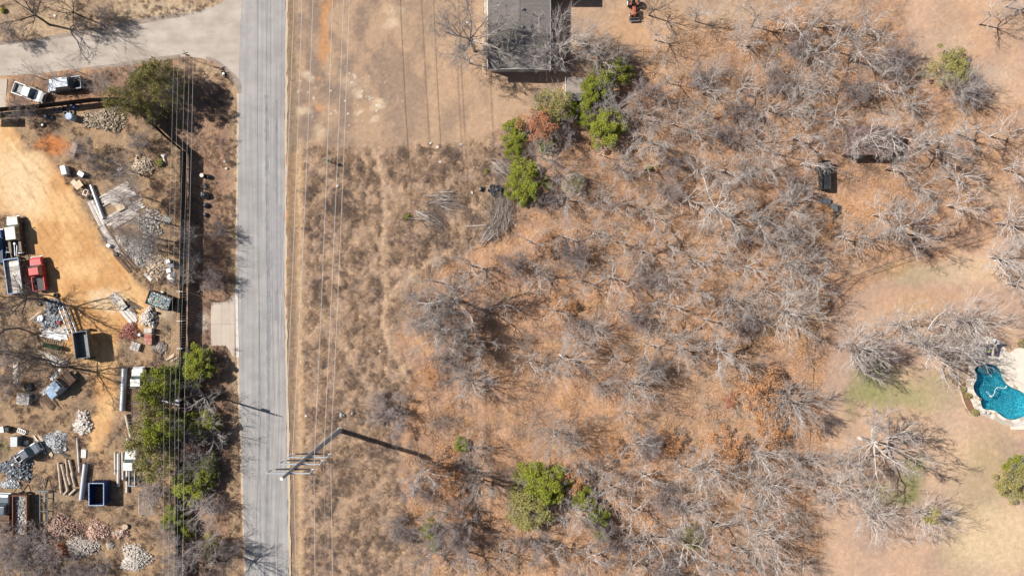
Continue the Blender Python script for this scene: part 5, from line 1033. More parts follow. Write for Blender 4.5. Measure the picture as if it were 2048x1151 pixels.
obj('pot', MB().tube((0, 0, 0), (0, 0, .3), .14, .2, 12), M['wood_tan'], c); obj('soil', MB().tube((0, 0, .27), (0, 0, .305), .16, .16, 12), M['mulch'], c)
for (qx, qy, lb) in ((1966, 823, 'dark boulder on the south-west coping of the pool'), (1975, 824, 'pale boulder beside the dark one on the pool coping')):
    o = obj('boulder', MB().box((0, 0, .2), (.45, .4, .4), .4, .2, .7), M['rock_grey'], bevel=.07); o.location = (*W(qx, qy), .1); tag(o, lb, 'rock')
c = thing('pool_cleaner', 'white floating pool cleaner with its curling white hose', 'pool cleaner', 1982, 792); c.location.z = -.08
obj('head', MB().tube((0, 0, -.08), (0, 0, .1), .19, .15, 12), M['white'], c)
HP = resample([(1982, 792), (1986, 792), (1990, 785), (1991, 778), (1996, 774), (2003, 775), (2008, 777), (2012, 775), (2014, 771)], 24); mb = MB()
for a, b_ in zip(HP[:-1], HP[1:]): A = Vector((*W(*a), 0)) - Vector((*W(1982, 792), 0)); B_ = Vector((*W(*b_), 0)) - Vector((*W(1982, 792), 0)); mb.tube(A, B_, .045, seg=6)
obj('hose', mb, M['white'], c)
mb = MB()
for a, b_ in zip([(1982, 792), (1979, 788), (1976, 784), (1972, 783)][:-1], [(1979, 788), (1976, 784), (1972, 783)]): A = Vector((*W(*a), 0)) - Vector((*W(1982, 792), 0)); B_ = Vector((*W(*b_), 0)) - Vector((*W(1982, 792), 0)); mb.tube(A, B_, .03, seg=6)
obj('tail', mb, M['white'], c)

# ------------------------------------------------------------------ vehicles (x forward, local metres)
def wheel(parent, x, y, r=.36, wd=.24, rim=None):
    s_ = 1 if y > 0 else -1; w_ = obj('wheel', MB().tube((x, y - wd / 2, r), (x, y + wd / 2, r), r, seg=20), M['rubber'], parent, bevel=.03)
    obj('rim', MB().tube((x, y + s_ * (wd / 2 - .02), r), (x, y + s_ * (wd / 2 + .02), r), r * .58, seg=14), rim or M['steel'], w_); return w_
def cab_shape(parent, x0, x1, w2, zb, zr, m, glass, roofm=None, rake=.45, back=.12):
    """x0 rear, x1 front foot of the windscreen"""
    i_ = .17; rx0, rx1 = x0 + back, x1 - rake
    obj('cab', MB().loft([[(x0, -w2, zb), (x1, -w2, zb), (x1, w2, zb), (x0, w2, zb)], [(rx0, -w2 + i_, zr), (rx1, -w2 + i_, zr), (rx1, w2 - i_, zr), (rx0, w2 - i_, zr)]]), roofm or m, parent, bevel=.05)
    e = .012
    def face(nm, pts): obj(nm, MB().quad(*pts), glass, parent)
    f = lambda a, b_, t_: a + (b_ - a) * t_
    def P_(t_, u, side): # side glass position
        xa = f(x0 + .02, rx0 + .06, t_); xb = f(x1 - .06, rx1 - .08, t_); return (f(xa, xb, u), side * (f(w2, w2 - i_, t_) + e), f(zb, zr, t_))
    for sd in (-1, 1):
        L = x1 - x0; segs = ((.03, .47), (.53, .9)) if L > 1.9 else ((.08, .9),)
        for u0, u1 in segs: face('side_window', [P_(.12, u0, sd), P_(.12, u1, sd), P_(.85, u1, sd), P_(.85, u0, sd)])
    wq = lambda t_, s: (f(x1, rx1, t_) + e * 2, s * f(w2 - .06, w2 - i_ - .06, t_), f(zb, zr, t_) + e)
    face('windscreen', [wq(.06, -1), wq(.06, 1), wq(.94, 1), wq(.94, -1)])
    rq = lambda t_, s: (f(x0, rx0, t_) - e, s * (w2 - .3), f(zb, zr, t_)); face('rear_window', [rq(.2, -1), rq(.2, 1), rq(.85, 1), rq(.85, -1)])
def pickup(name, label, qx, qy, heading, L=5.4, Wd=1.95, crew=False, body='white', roof=None, side=None, bed='box', bedfill=None, z_im=.9, cat='pickup truck', scale=1.0, rim=None, inner=None):
    x, y = W(qx, qy, z_im); c = bpy.data.objects.new(name, None); COL.objects.link(c); c.location = (x, y, 0); c.rotation_euler = (0, 0, heading); c.scale = (scale,) * 3; tag(c, label, cat)
    m = M[body]; ms = M[side] if side else m; w2 = Wd / 2; h = L / 2; zb, zd = .42, 1.08
    cabL = 2.35 if crew else 1.55; hoodL = 1.35; x_h = h - .1; x_c1 = h - .1 - hoodL; x_c0 = x_c1 - cabL; x_b = -h + .08
    ring_ = lambda xx, w_, zt: [(xx, -w_, zb), (xx, -w_, zt - .12), (xx, -w_ + .1, zt), (xx, w_ - .1, zt), (xx, w_, zt - .12), (xx, w_, zb)]
    obj('body', MB().loft([ring_(x_c0 - .02, w2, zd), ring_(x_c1, w2, zd + .02), ring_(x_h - .35, w2 - .02, zd - .04), ring_(x_h, w2 - .16, zd - .18)]), ms, c, bevel=.03)
    obj('hood', MB().loft([[(x_c1 + .05, -w2 + .16, zd + .03), (x_c1 + .05, w2 - .16, zd + .03), (x_c1 + .05, w2 - .16, zd - .1), (x_c1 + .05, -w2 + .16, zd - .1)], [(x_h - .4, -w2 + .2, zd + .025), (x_h - .4, w2 - .2, zd + .025), (x_h - .4, w2 - .2, zd - .1), (x_h - .4, -w2 + .2, zd - .1)], [(x_h - .04, -w2 + .28, zd - .11), (x_h - .04, w2 - .28, zd - .11), (x_h - .04, w2 - .28, zd - .2), (x_h - .04, -w2 + .28, zd - .2)]]), M[roof] if roof else m, c, bevel=.02)
    cab_shape(c, x_c0, x_c1 + .12, w2 - .06, zd, 1.82, m, M['glass'], M[roof] if roof else None)
    obj('chassis', MB().box((-.1, .45, .45), (L - .6, .12, .16)).box((-.1, -.45, .45), (L - .6, .12, .16)), M['darksteel'], c)
    obj('front_bumper', MB().box((x_h + .05, 0, .58), (.14, Wd - .1, .2)), M['galv'], c, bevel=.03); obj('grille', MB().box((x_h + .01, 0, .82), (.04, Wd - .75, .2)), M['black'], c)
    for s_ in (-1, 1):
        obj('headlight', MB().box((x_h + .01, s_ * (w2 - .28), .82), (.05, .26, .17)), M['galv'], c); obj('mirror', MB().box((x_c1 + .02, s_ * (w2 + .14), 1.22), (.12, .2, .18)), M['black'], c, bevel=.02)
        dr = obj('door', MB().box((x_c0 + cabL * .62, s_ * (w2 + .004), .78), (cabL * .55, .02, .52)), ms, c); obj('handle', MB().box((x_c0 + cabL * .42, s_ * (w2 + .025), .92), (.13, .03, .035)), M['black'], dr)
    bl = x_c0 - .06 - x_b; bx = (x_c0 - .06 + x_b) / 2
    if bed == 'box':
        obj('bed_floor', MB().box((bx, 0, .66), (bl, Wd - .2, .06)), M[inner] if inner else M['darksteel'], c)
        for s_ in (-1, 1): obj('bed_side', MB().box((bx, s_ * (w2 - .07), .80), (bl, .14, .6)), ms, c, bevel=.03)
        for s_ in (-1, 1): obj('wheel_arch', MB().box((bx - .1, s_ * (w2 - .25), .78), (.85, .24, .22)), M['darksteel'], c, bevel=.04)
        tg = obj('tailgate', MB().box((x_b + .03, 0, .80), (.08, Wd - .24, .56)), m, c, bevel=.02); obj('headboard', MB().box((x_c0 - .09, 0, .84), (.06, Wd - .26, .46)), m, c)
    elif bed == 'flat':
        for i in range(int(bl / .25)): piece('deck_plank', c, (x_b + .13 + i * .25, 0, .98), (.23, Wd + .1, .05), M['wood_brown'])
        for s_ in (-1, 1): obj('side_rail', MB().box((bx, s_ * (w2 + .05), 1.0), (bl, .06, .14)), M['rust'], c)
        obj('headboard', MB().box((x_c0 - .08, 0, 1.3), (.06, Wd, .7)), M['steel'], c)
    elif bed == 'frame':
        for s_ in (-1, 1): obj('frame_rail', MB().box((bx, s_ * .42, .62), (bl, .12, .2)), M['galv'], c)
        for i in range(4): obj('cross_member', MB().box((x_b + .1 + i * bl / 3.4, 0, .62), (.1, .76, .12)), M['darksteel'], c)
        obj('axle', MB().tube((x_b + .9, -w2 + .2, .42), (x_b + .9, w2 - .2, .42), .08), M['darksteel'], c)
    elif bed == 'service':
        obj('bed_floor', MB().box((bx, 0, .62), (bl, 1.2, .06)), M['darksteel'], c)
        for s_ in (-1, 1): obj('tool_locker', MB().box((bx, s_ * (w2 - .22), .82), (bl, .42, .6)), ms, c, bevel=.03)
        obj('hoist', MB().tube((bx + .5, 0, .7), (bx + .5, 0, 1.2), .22, .16, 12).tube((bx + .4, .2, .9), (x_b - .5, .1, 1.2), .05, seg=6).tube((bx + .4, -.2, .9), (x_b - .5, -.1, 1.2), .05, seg=6), M['galv'], c)
    obj('rear_bumper', MB().box((x_b - .04, 0, .52), (.12, Wd - .2, .16)), M['galv'], c)
    for s_ in (-1, 1): obj('tail_light', MB().box((x_b - .01, s_ * (w2 - .1), .82), (.04, .12, .26)), M['red_paint'], c)
    for xx in (x_h - .75, x_b + 1.0):
        for s_ in (-1, 1): wheel(c, xx, s_ * (w2 - .08), .37, .24, rim)
    return c
pickup('pickup_truck', 'white pickup with a grey open bed beside the concrete pad', 57, 185, ang(60, 22), 5.0, 1.85, False, 'white', inner='steel')
pickup('pickup_truck', 'silver-blue pickup with white bed rails under bare branches', 129, 168, ang(-64, 7), 5.3, 1.95, True, 'silver', side='silver')
pickup('service_truck', 'cream-roofed brown service truck with a hoist on the orange dirt', 29, 469, ang(-6, -50), 5.7, 2.0, True, 'cream', 'cream', 'brown_paint', 'service')
pickup('pickup_truck', 'bright red pickup parked on the orange dirt', 75.5, 547, ang(-6, -46), 5.3, 1.95, False, 'red_paint')
pickup('pickup_truck', 'dark blue pickup cut off by the left edge of the picture', -6, 492, ang(-2, -40), 5.2, 1.9, False, 'blue_paint')
pickup('flatbed_truck', 'large white flatbed truck nose north beside a grey culvert', 277, 783, ang(-1, -60), 7.6, 1.95, False, 'white', bed='flat', cat='truck')
pickup('stripped_truck', 'white truck with a bare rear frame half under evergreens', 262, 936, ang(0, -50), 5.6, 1.85, False, 'white', bed='frame', cat='truck')
pickup('flatbed_truck', 'pale truck with a rusty bed at the left edge of the picture', 6, 1024, ang(2, -50), 5.8, 2.0, False, 'silver', bed='flat', cat='truck')
pickup('scrapped_truck', 'wrecked pale blue-grey truck with a bare frame in the scrap heap', 55, 906, ang(40, -26), 4.6, 1.8, False, 'silver', bed='frame', cat='truck')
pickup('small_truck', 'old light blue truck loaded with grey poles under a bare tree', 120, 770, ang(-34, 30), 5.0, 1.9, False, 'sky_paint', bed='flat', cat='truck')
# tractor by the woods
c = thing('tractor', 'small orange farm tractor parked near the northern woods', 'tractor', 1266, 17, rz=ang(1, 20))
obj('hood', MB().box((.75, 0, .95), (1.3, .5, .42)), M['orange_paint'], c, bevel=.06); obj('chassis', MB().box((.1, 0, .62), (2.4, .4, .3)), M['darksteel'], c); obj('seat', MB().box((-.45, 0, 1.0), (.4, .42, .1)).box((-.66, 0, 1.2), (.08, .42, .36)), M['black'], c, bevel=.03)
obj('steering_wheel', MB().torus((.02, 0, 1.25), .18, .02, 14, 6), M['black'], c); obj('exhaust', MB().tube((.9, .1, 1.1), (.9, .1, 1.7), .04), M['darksteel'], c)
for s_ in (-1, 1): obj('fender', MB().box((-.55, s_ * .55, 1.08), (.9, .34, .06)), M['orange_paint'], c, bevel=.02); wheel(c, -.6, s_ * .72, .58, .34, M['white']); wheel(c, 1.15, s_ * .55, .32, .2, M['white'])
obj('loader_bucket', MB().box((1.95, 0, .35), (.4, 1.5, .08)).box((1.78, 0, .55), (.06, 1.5, .45)), M['steel'], c); obj('loader_arm', MB().tube((.3, .5, .9), (1.8, .5, .45), .05, seg=6).tube((.3, -.5, .9), (1.8, -.5, .45), .05, seg=6), M['orange_paint'], c)

# ------------------------------------------------------------------ open containers and trailers
def open_box(name, label, cat, corners, h_, m, floor_m, z0=.15, ribs=0, rimm=None, wheels=False, th=.07, floor_z=None):
    """corners: four rim corners in the photograph at height z0+h_"""
    zt = z0 + h_; P = [Vector(W(*p, zt)) for p in corners]; cx = sum((p for p in P), Vector((0, 0))) / 4; u = (P[1] - P[0] + P[2] - P[3]) / 2; v = (P[3] - P[0] + P[2] - P[1]) / 2
    L, Wd = u.length, v.length; c = bpy.data.objects.new(name, None); COL.objects.link(c); c.location = (*cx, 0); c.rotation_euler = (0, 0, math.atan2(u.y, u.x)); tag(c, label, cat)
    obj('floor', MB().box((0, 0, floor_z or z0 + .03), (L - th * 2 - .01, Wd - th * 2 - .01, .06)), floor_m, c)
    for s_ in (-1, 1):
        obj('side_panel', MB().box((0, s_ * (Wd / 2 - th / 2), z0 + h_ / 2), (L, th, h_)), m, c); obj('end_panel', MB().box((s_ * (L / 2 - th / 2), 0, z0 + h_ / 2), (th, Wd - th * 2 - .004, h_)), m, c)
        obj('rim', MB().box((0, s_ * (Wd / 2 - th / 2), zt + .03), (L + .04, th + .05, .06)), rimm or m, c)
        obj('end_rim', MB().box((s_ * (L / 2 - th / 2), 0, zt + .028), (th + .05, Wd - th * 2 - .06, .06)), rimm or m, c)
        for i in range(ribs): piece('rib', c, (-L / 2 + (i + .5) * L / ribs, s_ * (Wd / 2 + .04), z0 + h_ / 2), (.08, .08, h_ - .04), m)
    if wheels:
        for s_ in (-1, 1):
            for xx in (-.5, .5): wheel(c, xx, s_ * (Wd / 2 + .14), .36, .22)
    c['_L'] = L; c['_W'] = Wd; return c, L, Wd
def fill(parent, L, Wd, z, m, n, s0=.15, s1=.45, flatk=.5, name='rubbish', dome=.25):
    """the 40 largest pieces as parts, the rest joined"""
    mb = MB()
    for i in range(n):
        x = random.uniform(-.5, .5) * (L - .35); y = random.uniform(-.5, .5) * (Wd - .35); zz = z + dome * (1 - (2 * x / L) ** 2) * (1 - (2 * y / Wd) ** 2) * random.uniform(.3, 1)
        d_ = (random.uniform(s0, s1), random.uniform(s0, s1) * .6, random.uniform(s0, s1) * flatk)
        if i < 40: piece(name, parent, (x, y, zz + .03), tuple(v * 1.25 for v in d_), m, (random.uniform(-.5, .5), random.uniform(-.5, .5), random.uniform(0, 3)))
        else: mb.box((x, y, zz), d_, random.uniform(0, 3), random.uniform(-.6, .6), random.uniform(.6, 1))
    o = obj(name + '_mass', mb, m, parent); o['kind'] = 'stuff'; return o
c, L, Wd = open_box('dumpster', 'black open dumpster heaped with blue and white rubbish', 'dumpster', [(290, 606), (299.5, 579.5), (344, 596.5), (335, 622)][::-1], 1.35, M['darksteel'], M['darksteel'], .12, 6)
obj('load_base', MB().box((0, 0, .75), (L - .3, Wd - .3, 1.1)), M['darksteel'], c); fill(c, L, Wd, 1.28, M['trash'], 520, .12, .42, .5)
obj('green_mesh', MB().box((L / 2 - 1.2, .3, 1.5), (1.1, .3, .04), .1), mat('green plastic mesh', (.06, .32, .12), (.04, .22, .08)), c)
c, L, Wd = open_box('container', 'navy blue open-topped steel container, empty, rust-red floor', 'container', [(177.6, 965), (208, 965), (208, 1010), (177.6, 1010)], 1.55, M['navy'], M['rust'], .1, 5, M['sky_paint'])
c, L, Wd = open_box('dump_trailer', 'grey steel dump trailer with empty bed casting a square shadow', 'trailer', [(142.5, 664), (171.4, 661.5), (181.7, 713), (153, 718)], .95, M['steel'], M['steel'], 1.15, 5, M['steel'], True)
for s_ in (-1, 1): obj('tongue_rail', MB().box((0, s_ * .55, .75), (.1, .1, .16)), M['galv'], c)
c2_ = thing('chassis_rails', 'long silver chassis rails leaning north of the dump trailer', 'trailer frame', 141, 640, rz=ang(18, 48))
for s_ in (-.6, 0, .6): piece('rail', c2_, (0, s_, .6), (4.6, .12, .2), M['galv'])
for i in range(6): piece('cross_member', c2_, (-2.1 + i * .84, 0, .74), (.12, 1.35, .08), M['silver'])
c, L, Wd = open_box('plank_trailer', 'long grey plank-floored trailer hitched behind the service truck', 'trailer', [(6, 519), (36, 515), (46, 584), (16, 588)], .45, M['silver'], M['wood_grey'], .75, 5, M['sky_paint'], True)
for i in range(7): piece('floor_plank', c, (0, -Wd / 2 + .18 + i * (Wd - .3) / 7, .83), (L - .2, (Wd - .35) / 7 - .02, .05), M['wood_grey'])
tg = thing('tow_hitch', 'white A-frame tow hitch between service truck and plank trailer', 'hitch', 24, 506)
obj('arm', MB().tube((-.55, -.9, .75), (-.12, .75, .8), .06, seg=6), M['galv'], tg); obj('arm', MB().tube((.6, -.9, .75), (.12, .75, .8), .06, seg=6), M['galv'], tg); obj('cross_bar', MB().tube((-.4, .1, .78), (.4, .1, .78), .05, seg=6), M['galv'], tg); obj('jack', MB().tube((0, .75, 0), (0, .75, 1.1), .05, seg=8), M['white'], tg)
c, L, Wd = open_box('rust_trailer', 'long narrow rusty-sided trailer full of grey debris', 'trailer', [(25.5, 990), (54.5, 990), (53, 1071), (24.5, 1071)], .55, M['rust'], M['wood_grey'], .7, 8, M['rust'], True)
fill(c, Wd if False else L, Wd, .82, M['rock_grey'], 420, .08, .34, .25, 'debris', .1)
tg = thing('trailer_tongue', 'dark A-frame tongue of the long rusty trailer', 'hitch', 42, 978)
obj('arm', MB().tube((-.95, -.8, .7), (.3, 1.05, .7), .06, seg=6), M['darksteel'], tg); obj('arm', MB().tube((.95, -.8, .7), (.36, 1.05, .7), .06, seg=6), M['darksteel'], tg)
fr_ = thing('bare_trailer', 'bare grey trailer frame with A-shaped tongue in dark weeds', 'trailer frame', 92, 1005)
for s_ in (-.56, .56): piece('rail', fr_, (s_, -.6, .5), (.1, 4.9, .14), M['steel'])
for yy in (1.75, .9, -1.1, -2.8): piece('cross_member', fr_, (0, yy, .5), (1.25, .1, .1), M['steel'])
piece('front_beam', fr_, (-.1, 2.0, .55), (1.8, .2, .16), M['steel']); obj('tongue', MB().tube((-.8, 2.1, .55), (-.3, 4.2, .55), .07, seg=6), M['steel'], fr_); obj('tongue', MB().tube((.35, 2.1, .55), (-.2, 4.2, .55), .07, seg=6), M['steel'], fr_)
for s_ in (-1, 1): wheel(fr_, s_ * .0 + 0, s_ * .001 - 1.1, .3, .2) if False else None

# ------------------------------------------------------------------ lumber, pipes, logs
def planks(name, label, cat, p0, p1, width, n, m='wood_grey', layers=2, thick=.05, spread=.12, jitl=.12, z0=.02, group=None, skew=.02):
    """boards lying side by side from p0 to p1 (photo pixels), stack 'width' metres wide"""
    A = Vector(W(*p0)); B_ = Vector(W(*p1)); d_ = B_ - A; L = d_.length; c = bpy.data.objects.new(name, None); COL.objects.link(c); c.location = (*((A + B_) / 2), 0); c.rotation_euler = (0, 0, math.atan2(d_.y, d_.x)); tag(c, label, cat, group)
    for i in range(n):
        ly = random.choice(range(layers)); w_ = width / n * layers * .95
        y = (i + .5) / n * width - width / 2 + random.uniform(-spread, spread) * .3; l_ = L * random.uniform(1 - jitl * 2, 1.0)
        piece('plank', c, (random.uniform(-1, 1) * (L - l_) * .5, y, z0 + thick * (ly + .6) + i * .0006), (l_, min(w_, .22) * random.uniform(.8, 1.1), thick), M[m], (0, random.uniform(-.01, .01), random.uniform(-skew, skew)))
    return c
planks('lumber_stack', 'weathered boards stacked north of the plywood sheet', 'lumber', (202, 404), (262, 372), 1.7, 16)
planks('lumber_stack', 'splintered grey boards at the east end of the northern stack', 'lumber', (240, 400), (274, 383), .9, 9, jitl=.25, skew=.12)
planks('lumber_stack', 'neat long stack of pale boards south of the plywood sheet', 'lumber', (209, 447), (287, 404), 1.5, 14, layers=3)
planks('lumber_stack', 'lower dark-edged boards at the south side of the long stack', 'lumber', (226, 453), (278, 424), .6, 5, layers=2)
planks('lumber_stack', 'long narrow boards lying along the west of the grey pipe', 'lumber', (180, 400), (206, 452), 1.0, 9, layers=2, jitl=.06)
planks('lumber_row', 'long thin boards in a row bordering the orange dirt', 'lumber', (204, 452), (243, 512), .9, 8, layers=2, jitl=.08)
planks('lumber_row', 'brown boards tapering off at the south end of the border row', 'lumber', (232, 495), (277, 543), .5, 5, 'wood_brown', jitl=.1)
planks('board', 'single long rusty-brown board edging the orange dirt', 'lumber', (196, 455), (238, 516), .25, 2, 'wood_brown')
planks('board', 'weathered brown boards half buried in the dirt edge', 'lumber', (228, 505), (262, 545), .5, 4, 'wood_brown')
planks('lumber_stack', 'thin grey boards under the white plywood on the dirt', 'lumber', (222, 588), (244, 606), 1.3, 8, jitl=.2)
planks('lumber_stack', 'wide grey boards south of the white plywood', 'lumber', (244, 612), (274, 647), 1.5, 10, layers=3, jitl=.15)
planks('lumber_stack', 'long pale board beside the plywood bundle', 'lumber', (218, 592), (254, 634), .25, 2, 'wood_tan')
planks('rusty_rails', 'rust-brown rails scattered beside the plywood bundle', 'scrap metal', (250, 600), (277, 626), 1.5, 9, 'brown_paint', skew=.5, jitl=.2)
planks('board', 'two pale boards crossed beside the gate', 'lumber', (331, 720), (350, 708), .25, 2, 'wood_tan'); planks('board', 'pale board lying nearest the gate post', 'lumber', (343, 722), (356, 714), .2, 1, 'wood_tan')
planks('board', 'short white board on the ground east of the white scrap', 'lumber', (288, 545), (304, 560), .35, 2, 'white')
planks('lumber_stack', 'grey poles stacked on the dirt under the bare tree', 'lumber', (80, 662), (140, 660), 1.0, 8, jitl=.15)
planks('scrap_sheets', 'crumpled silver roofing sheets below the tyre jumble', 'scrap metal', (79, 663), (137, 677), 1.1, 7, 'galv', skew=.12, jitl=.2)
planks('lumber_stack', 'tan planks lying west of the small blue truck', 'lumber', (75, 702), (105, 712), .6, 4, 'wood_tan', skew=.15)
planks('lumber_stack', 'mixed grey timber heap below the green turf roll', 'lumber', (82, 712), (138, 728), 1.3, 14, skew=.25, jitl=.25)
planks('pole_bundle', 'bundle of pale poles beside the small blue truck', 'lumber', (84, 787), (120, 762), .8, 8, 'wood_grey', layers=3, z0=.3)
planks('pole_bundle', 'silver rails propped on the small blue truck', 'scrap metal', (112, 757), (132, 737), .5, 3, 'galv', z0=1.1)
planks('lumber_stack', 'dark rusty boards south-west of the small blue truck', 'lumber', (86, 789), (112, 815), 1.2, 9, 'wood_brown', layers=3, skew=.06)
planks('board', 'long grey plank leaning over the wrecked truck', 'lumber', (68, 870), (93, 908), .3, 2, 'wood_grey'); planks('board', 'pair of long pale planks east of the wrecked truck', 'lumber', (78, 868), (106, 912), .4, 3, 'wood_tan', skew=.04)
planks('rusty_rails', 'thin dark angle iron between scrap and logs', 'scrap metal', (110, 898), (138, 912), .35, 3, 'darksteel')
planks('lumber_stack', 'low grey slab track along the west of the yard', 'lumber', (33, 722), (30, 770), .8, 5, 'wood_grey', skew=.05)
planks('lumber_stack', 'dusty tan timber strip under the dark oak', 'lumber', (62, 640), (88, 620), .3, 1, 'wood_tan', z0=.4)
def sheet(name, label, corners, m, z=.5, legs=False, t_=.03, cat='plywood sheet'):
    P = [W(*p, z) for p in corners]; cx = sum(p[0] for p in P) / len(P); cy = sum(p[1] for p in P) / len(P); c = bpy.data.objects.new(name, None); COL.objects.link(c); c.location = (cx, cy, 0); tag(c, label, cat)
    Q = [(p[0] - cx, p[1] - cy) for p in P]; obj('panel', MB().prism(Q, z - t_, z), m, c)
    for q in Q: piece('support', c, (q[0] * .85, q[1] * .85, (z - t_) / 2), (.08, .08, z - t_), M['wood_brown'])
    return c
sheet('plywood_sheet', 'tan notched plywood sheet on trestles by the cooler', [(140, 364), (148, 358), (153, 364), (158, 358.5), (166.5, 370), (154, 379.5)], M['wood_tan'], .75)
sheet('plywood_sheet', 'square tan plywood sheet between the two board stacks', [(228.5, 411), (243, 402), (251, 416), (235, 424.5)], M['wood_tan'], .45); sheet('plywood_sheet', 'smaller greyish plywood sheet overlapping the square one', [(243, 403), (256, 397), (263, 406), (250, 412)], M['wood_grey'], .35)
sheet('plywood_sheet', 'cream plywood sheet on top of the board bundle', [(232.5, 605), (244, 598.5), (254.5, 612), (243.5, 620.5)], M['cream'], .4)
sheet('plywood_sheet', 'faded grey plywood sheet on the northern board stack', [(219, 404), (236, 392), (243, 400), (228, 412)], M['wood_grey'], .3)
sheet('table_top', 'brown tabletop with pale edging beside the orange mud', [(145, 284), (155.5, 287), (147.5, 316.5), (135.5, 311)], M['wood_brown'] if False else mat('dusty brown board', (.33, .235, .185), (.27, .19, .15), 2), .45, cat='tabletop')
def pipe_thing(name, label, cat, p0, p1, r, m, z=None, hollow=True, ribs=True, group=None):
    z = r if z is None else z; A = Vector((*W(*p0, z), z)); B_ = Vector((*W(*p1, z), z)); o = bpy.data.objects.new(name, None); COL.objects.link(o); mid = (A + B_) / 2; o.location = (mid.x, mid.y, 0); tag(o, label, cat, group)
    off = Vector((mid.x, mid.y, 0)); a, b_ = A - off, B_ - off
    if hollow: obj('pipe', MB().pipe(a, b_, r, .03), m, o, smooth=True)
    else: obj('log', MB().tube(a, b_, r, r * .85, 12), m, o, smooth=True)
    if hollow and ribs:
        k = int((b_ - a).length / .45); d_ = (b_ - a) / k; mb = MB()
        for i in range(k): q = a + d_ * (i + .5); mb.pipe(q - d_.normalized() * .03, q + d_.normalized() * .03, r + .02, .03, 14)
        obj('corrugation', mb, m, o)['kind'] = 'stuff'
    return o
pipe_thing('culvert_pipe', 'blue-grey corrugated culvert pipe beside the board stacks', 'pipe', (182.5, 370), (207, 437), .27, M['galv'])
pipe_thing('culvert_pipe', 'thick pale culvert pipe standing west of the white flatbed truck', 'pipe', (249.5, 735), (245, 820), .42, M['galv'])
pipe_thing('culvert_pipe', 'bent grey pipe south of the thick pale culvert', 'pipe', (252, 828), (262, 873), .25, M['concrete'])
pipe_thing('culvert_pipe', 'short pale pipe stub at the tree line', 'pipe', (257, 876), (252, 892), .22, M['concrete_pale'])
pipe_thing('culvert_pipe', 'long ribbed grey culvert beside the navy container', 'pipe', (171.5, 926), (163, 998), .38, M['galv'])
pipe_thing('steel_pole', 'slim white pole north of the ribbed culvert', 'pole', (154.5, 875), (159, 944), .15, M['concrete_pale'], ribs=False)
LG = [((117, 924), (123, 985), .22, 'westernmost pale log of the row beside the ribbed culvert'), ((124, 927), (136, 980), .25, 'second pale log of the row beside the ribbed culvert'), ((132, 916), (137, 960), .17, 'thin grey log, third of the row'), ((139, 918), (146, 950), .22, 'orange-tinted log, fourth of the row'), ((135, 946), (141, 968), .22, 'short tan log under the third and fourth'), ((143, 944), (150, 972), .2, 'grey log stub nearest the ribbed culvert'), ((129, 988), (137, 978), .2, 'short angled log at the foot of the row'), ((139, 989), (152, 977), .2, 'split angled log at the foot of the row')]
for p0, p1, r_, lb in LG: pipe_thing('log', lb, 'log', p0, p1, r_, mat('dusty log', (.50, .42, .34), (.36, .27, .20), 3, .9), hollow=False, group='logs in a row')
for p0, p1, r_, lb in (((230, 903), (230.5, 948), .15, 'thin concrete pipe, westernmost of four by the stripped truck'), ((237, 905), (237, 972), .22, 'rough concrete post, second of four by the stripped truck'), ((245, 904), (246, 958), .16, 'plain concrete pipe, third of four by the stripped truck'), ((254.5, 936), (254, 984), .2, 'concrete pipe nearest the stripped truck, southernmost of four')): pipe_thing('concrete_pipe', lb, 'pipe', p0, p1, r_, M['concrete_pale'], ribs=False, group='four pipes by the stripped truck')
pipe_thing('grey_log', 'fallen grey trunk across the scrub left of the brushwood', 'log', (930, 453), (972, 450), .12, M['branch_pile'], hollow=False)
c = thing('turf_roll', 'dark green rolled turf on a slatted rack', 'roll', 110, 692, rz=ang(30, 7))
obj('roll', MB().tube((-1.25, 0, .7), (1.25, 0, .7), .33, seg=14), M['turf_green'], c, smooth=True)
for i in range(8): piece('rack_slat', c, (-1.2 + i * .34, 0, .35), (.07, 1.9, .06), M['wood_tan'])

# ------------------------------------------------------------------ heaps of stone, brick, logs, scrap
def pile(name, label, cat, qx, qy, rx_, ry_, h_, m, n=260, dims=(.28, .18, .14), pname='stone', jit=.5, nparts=45, rot=0, mound=None, shape=1.6):
    c = thing(name, label, cat, qx, qy, rz=rot); ax, ay = rx_ / S, ry_ / S; mb = MB()
    mo = MB(); rings = []
    for k in range(5):
        f = k / 4; rings.append([(ax * .85 * (1 - f * .92) * math.cos(a_) * (1 + .12 * math.sin(3 * a_)), ay * .85 * (1 - f * .92) * math.sin(a_) * (1 + .12 * math.sin(2 * a_ + 1)), -.05 + h_ * .8 * (1 - (1 - f) ** shape)) for a_ in [q * math.pi / 8 for q in range(16)]])
    if h_ > .25: mo.loft(rings); obj('core', mo, mound or m, c)
    n = int(n * 1.5); dims = tuple(v * .8 for v in dims)
    for i in range(n):
        a_ = random.uniform(0, 6.283); q = random.uniform(0, 1) ** .55 * (1.12 if i % 6 == 0 else 1); q0 = q * (1 + .16 * math.sin(a_ * 3 + qx) + .10 * math.sin(a_ * 5 + qy)); x = ax * q0 * math.cos(a_); y = ay * q0 * math.sin(a_); z = h_ * max(0, 1 - min(q, 1) ** shape) * random.uniform(.75, 1.0) + .04
        s_ = random.uniform(1 - jit, 1 + jit); d_ = tuple(v * s_ for v in dims); rr_ = (random.uniform(-.6, .6), random.uniform(-.6, .6), random.uniform(0, 6.28))
        if i < nparts: piece(pname, c, (x, y, z + .03), tuple(v * 1.15 for v in d_), m, rr_)
        else: mb.box((x, y, z), d_, rr_[2], rr_[1], random.uniform(.6, 1))
    o = obj(pname + '_mass', mb, m, c); o['kind'] = 'stuff'; return c
dirt = mat('pile dirt', (.34, .23, .15), (.24, .16, .11), 4, .95)
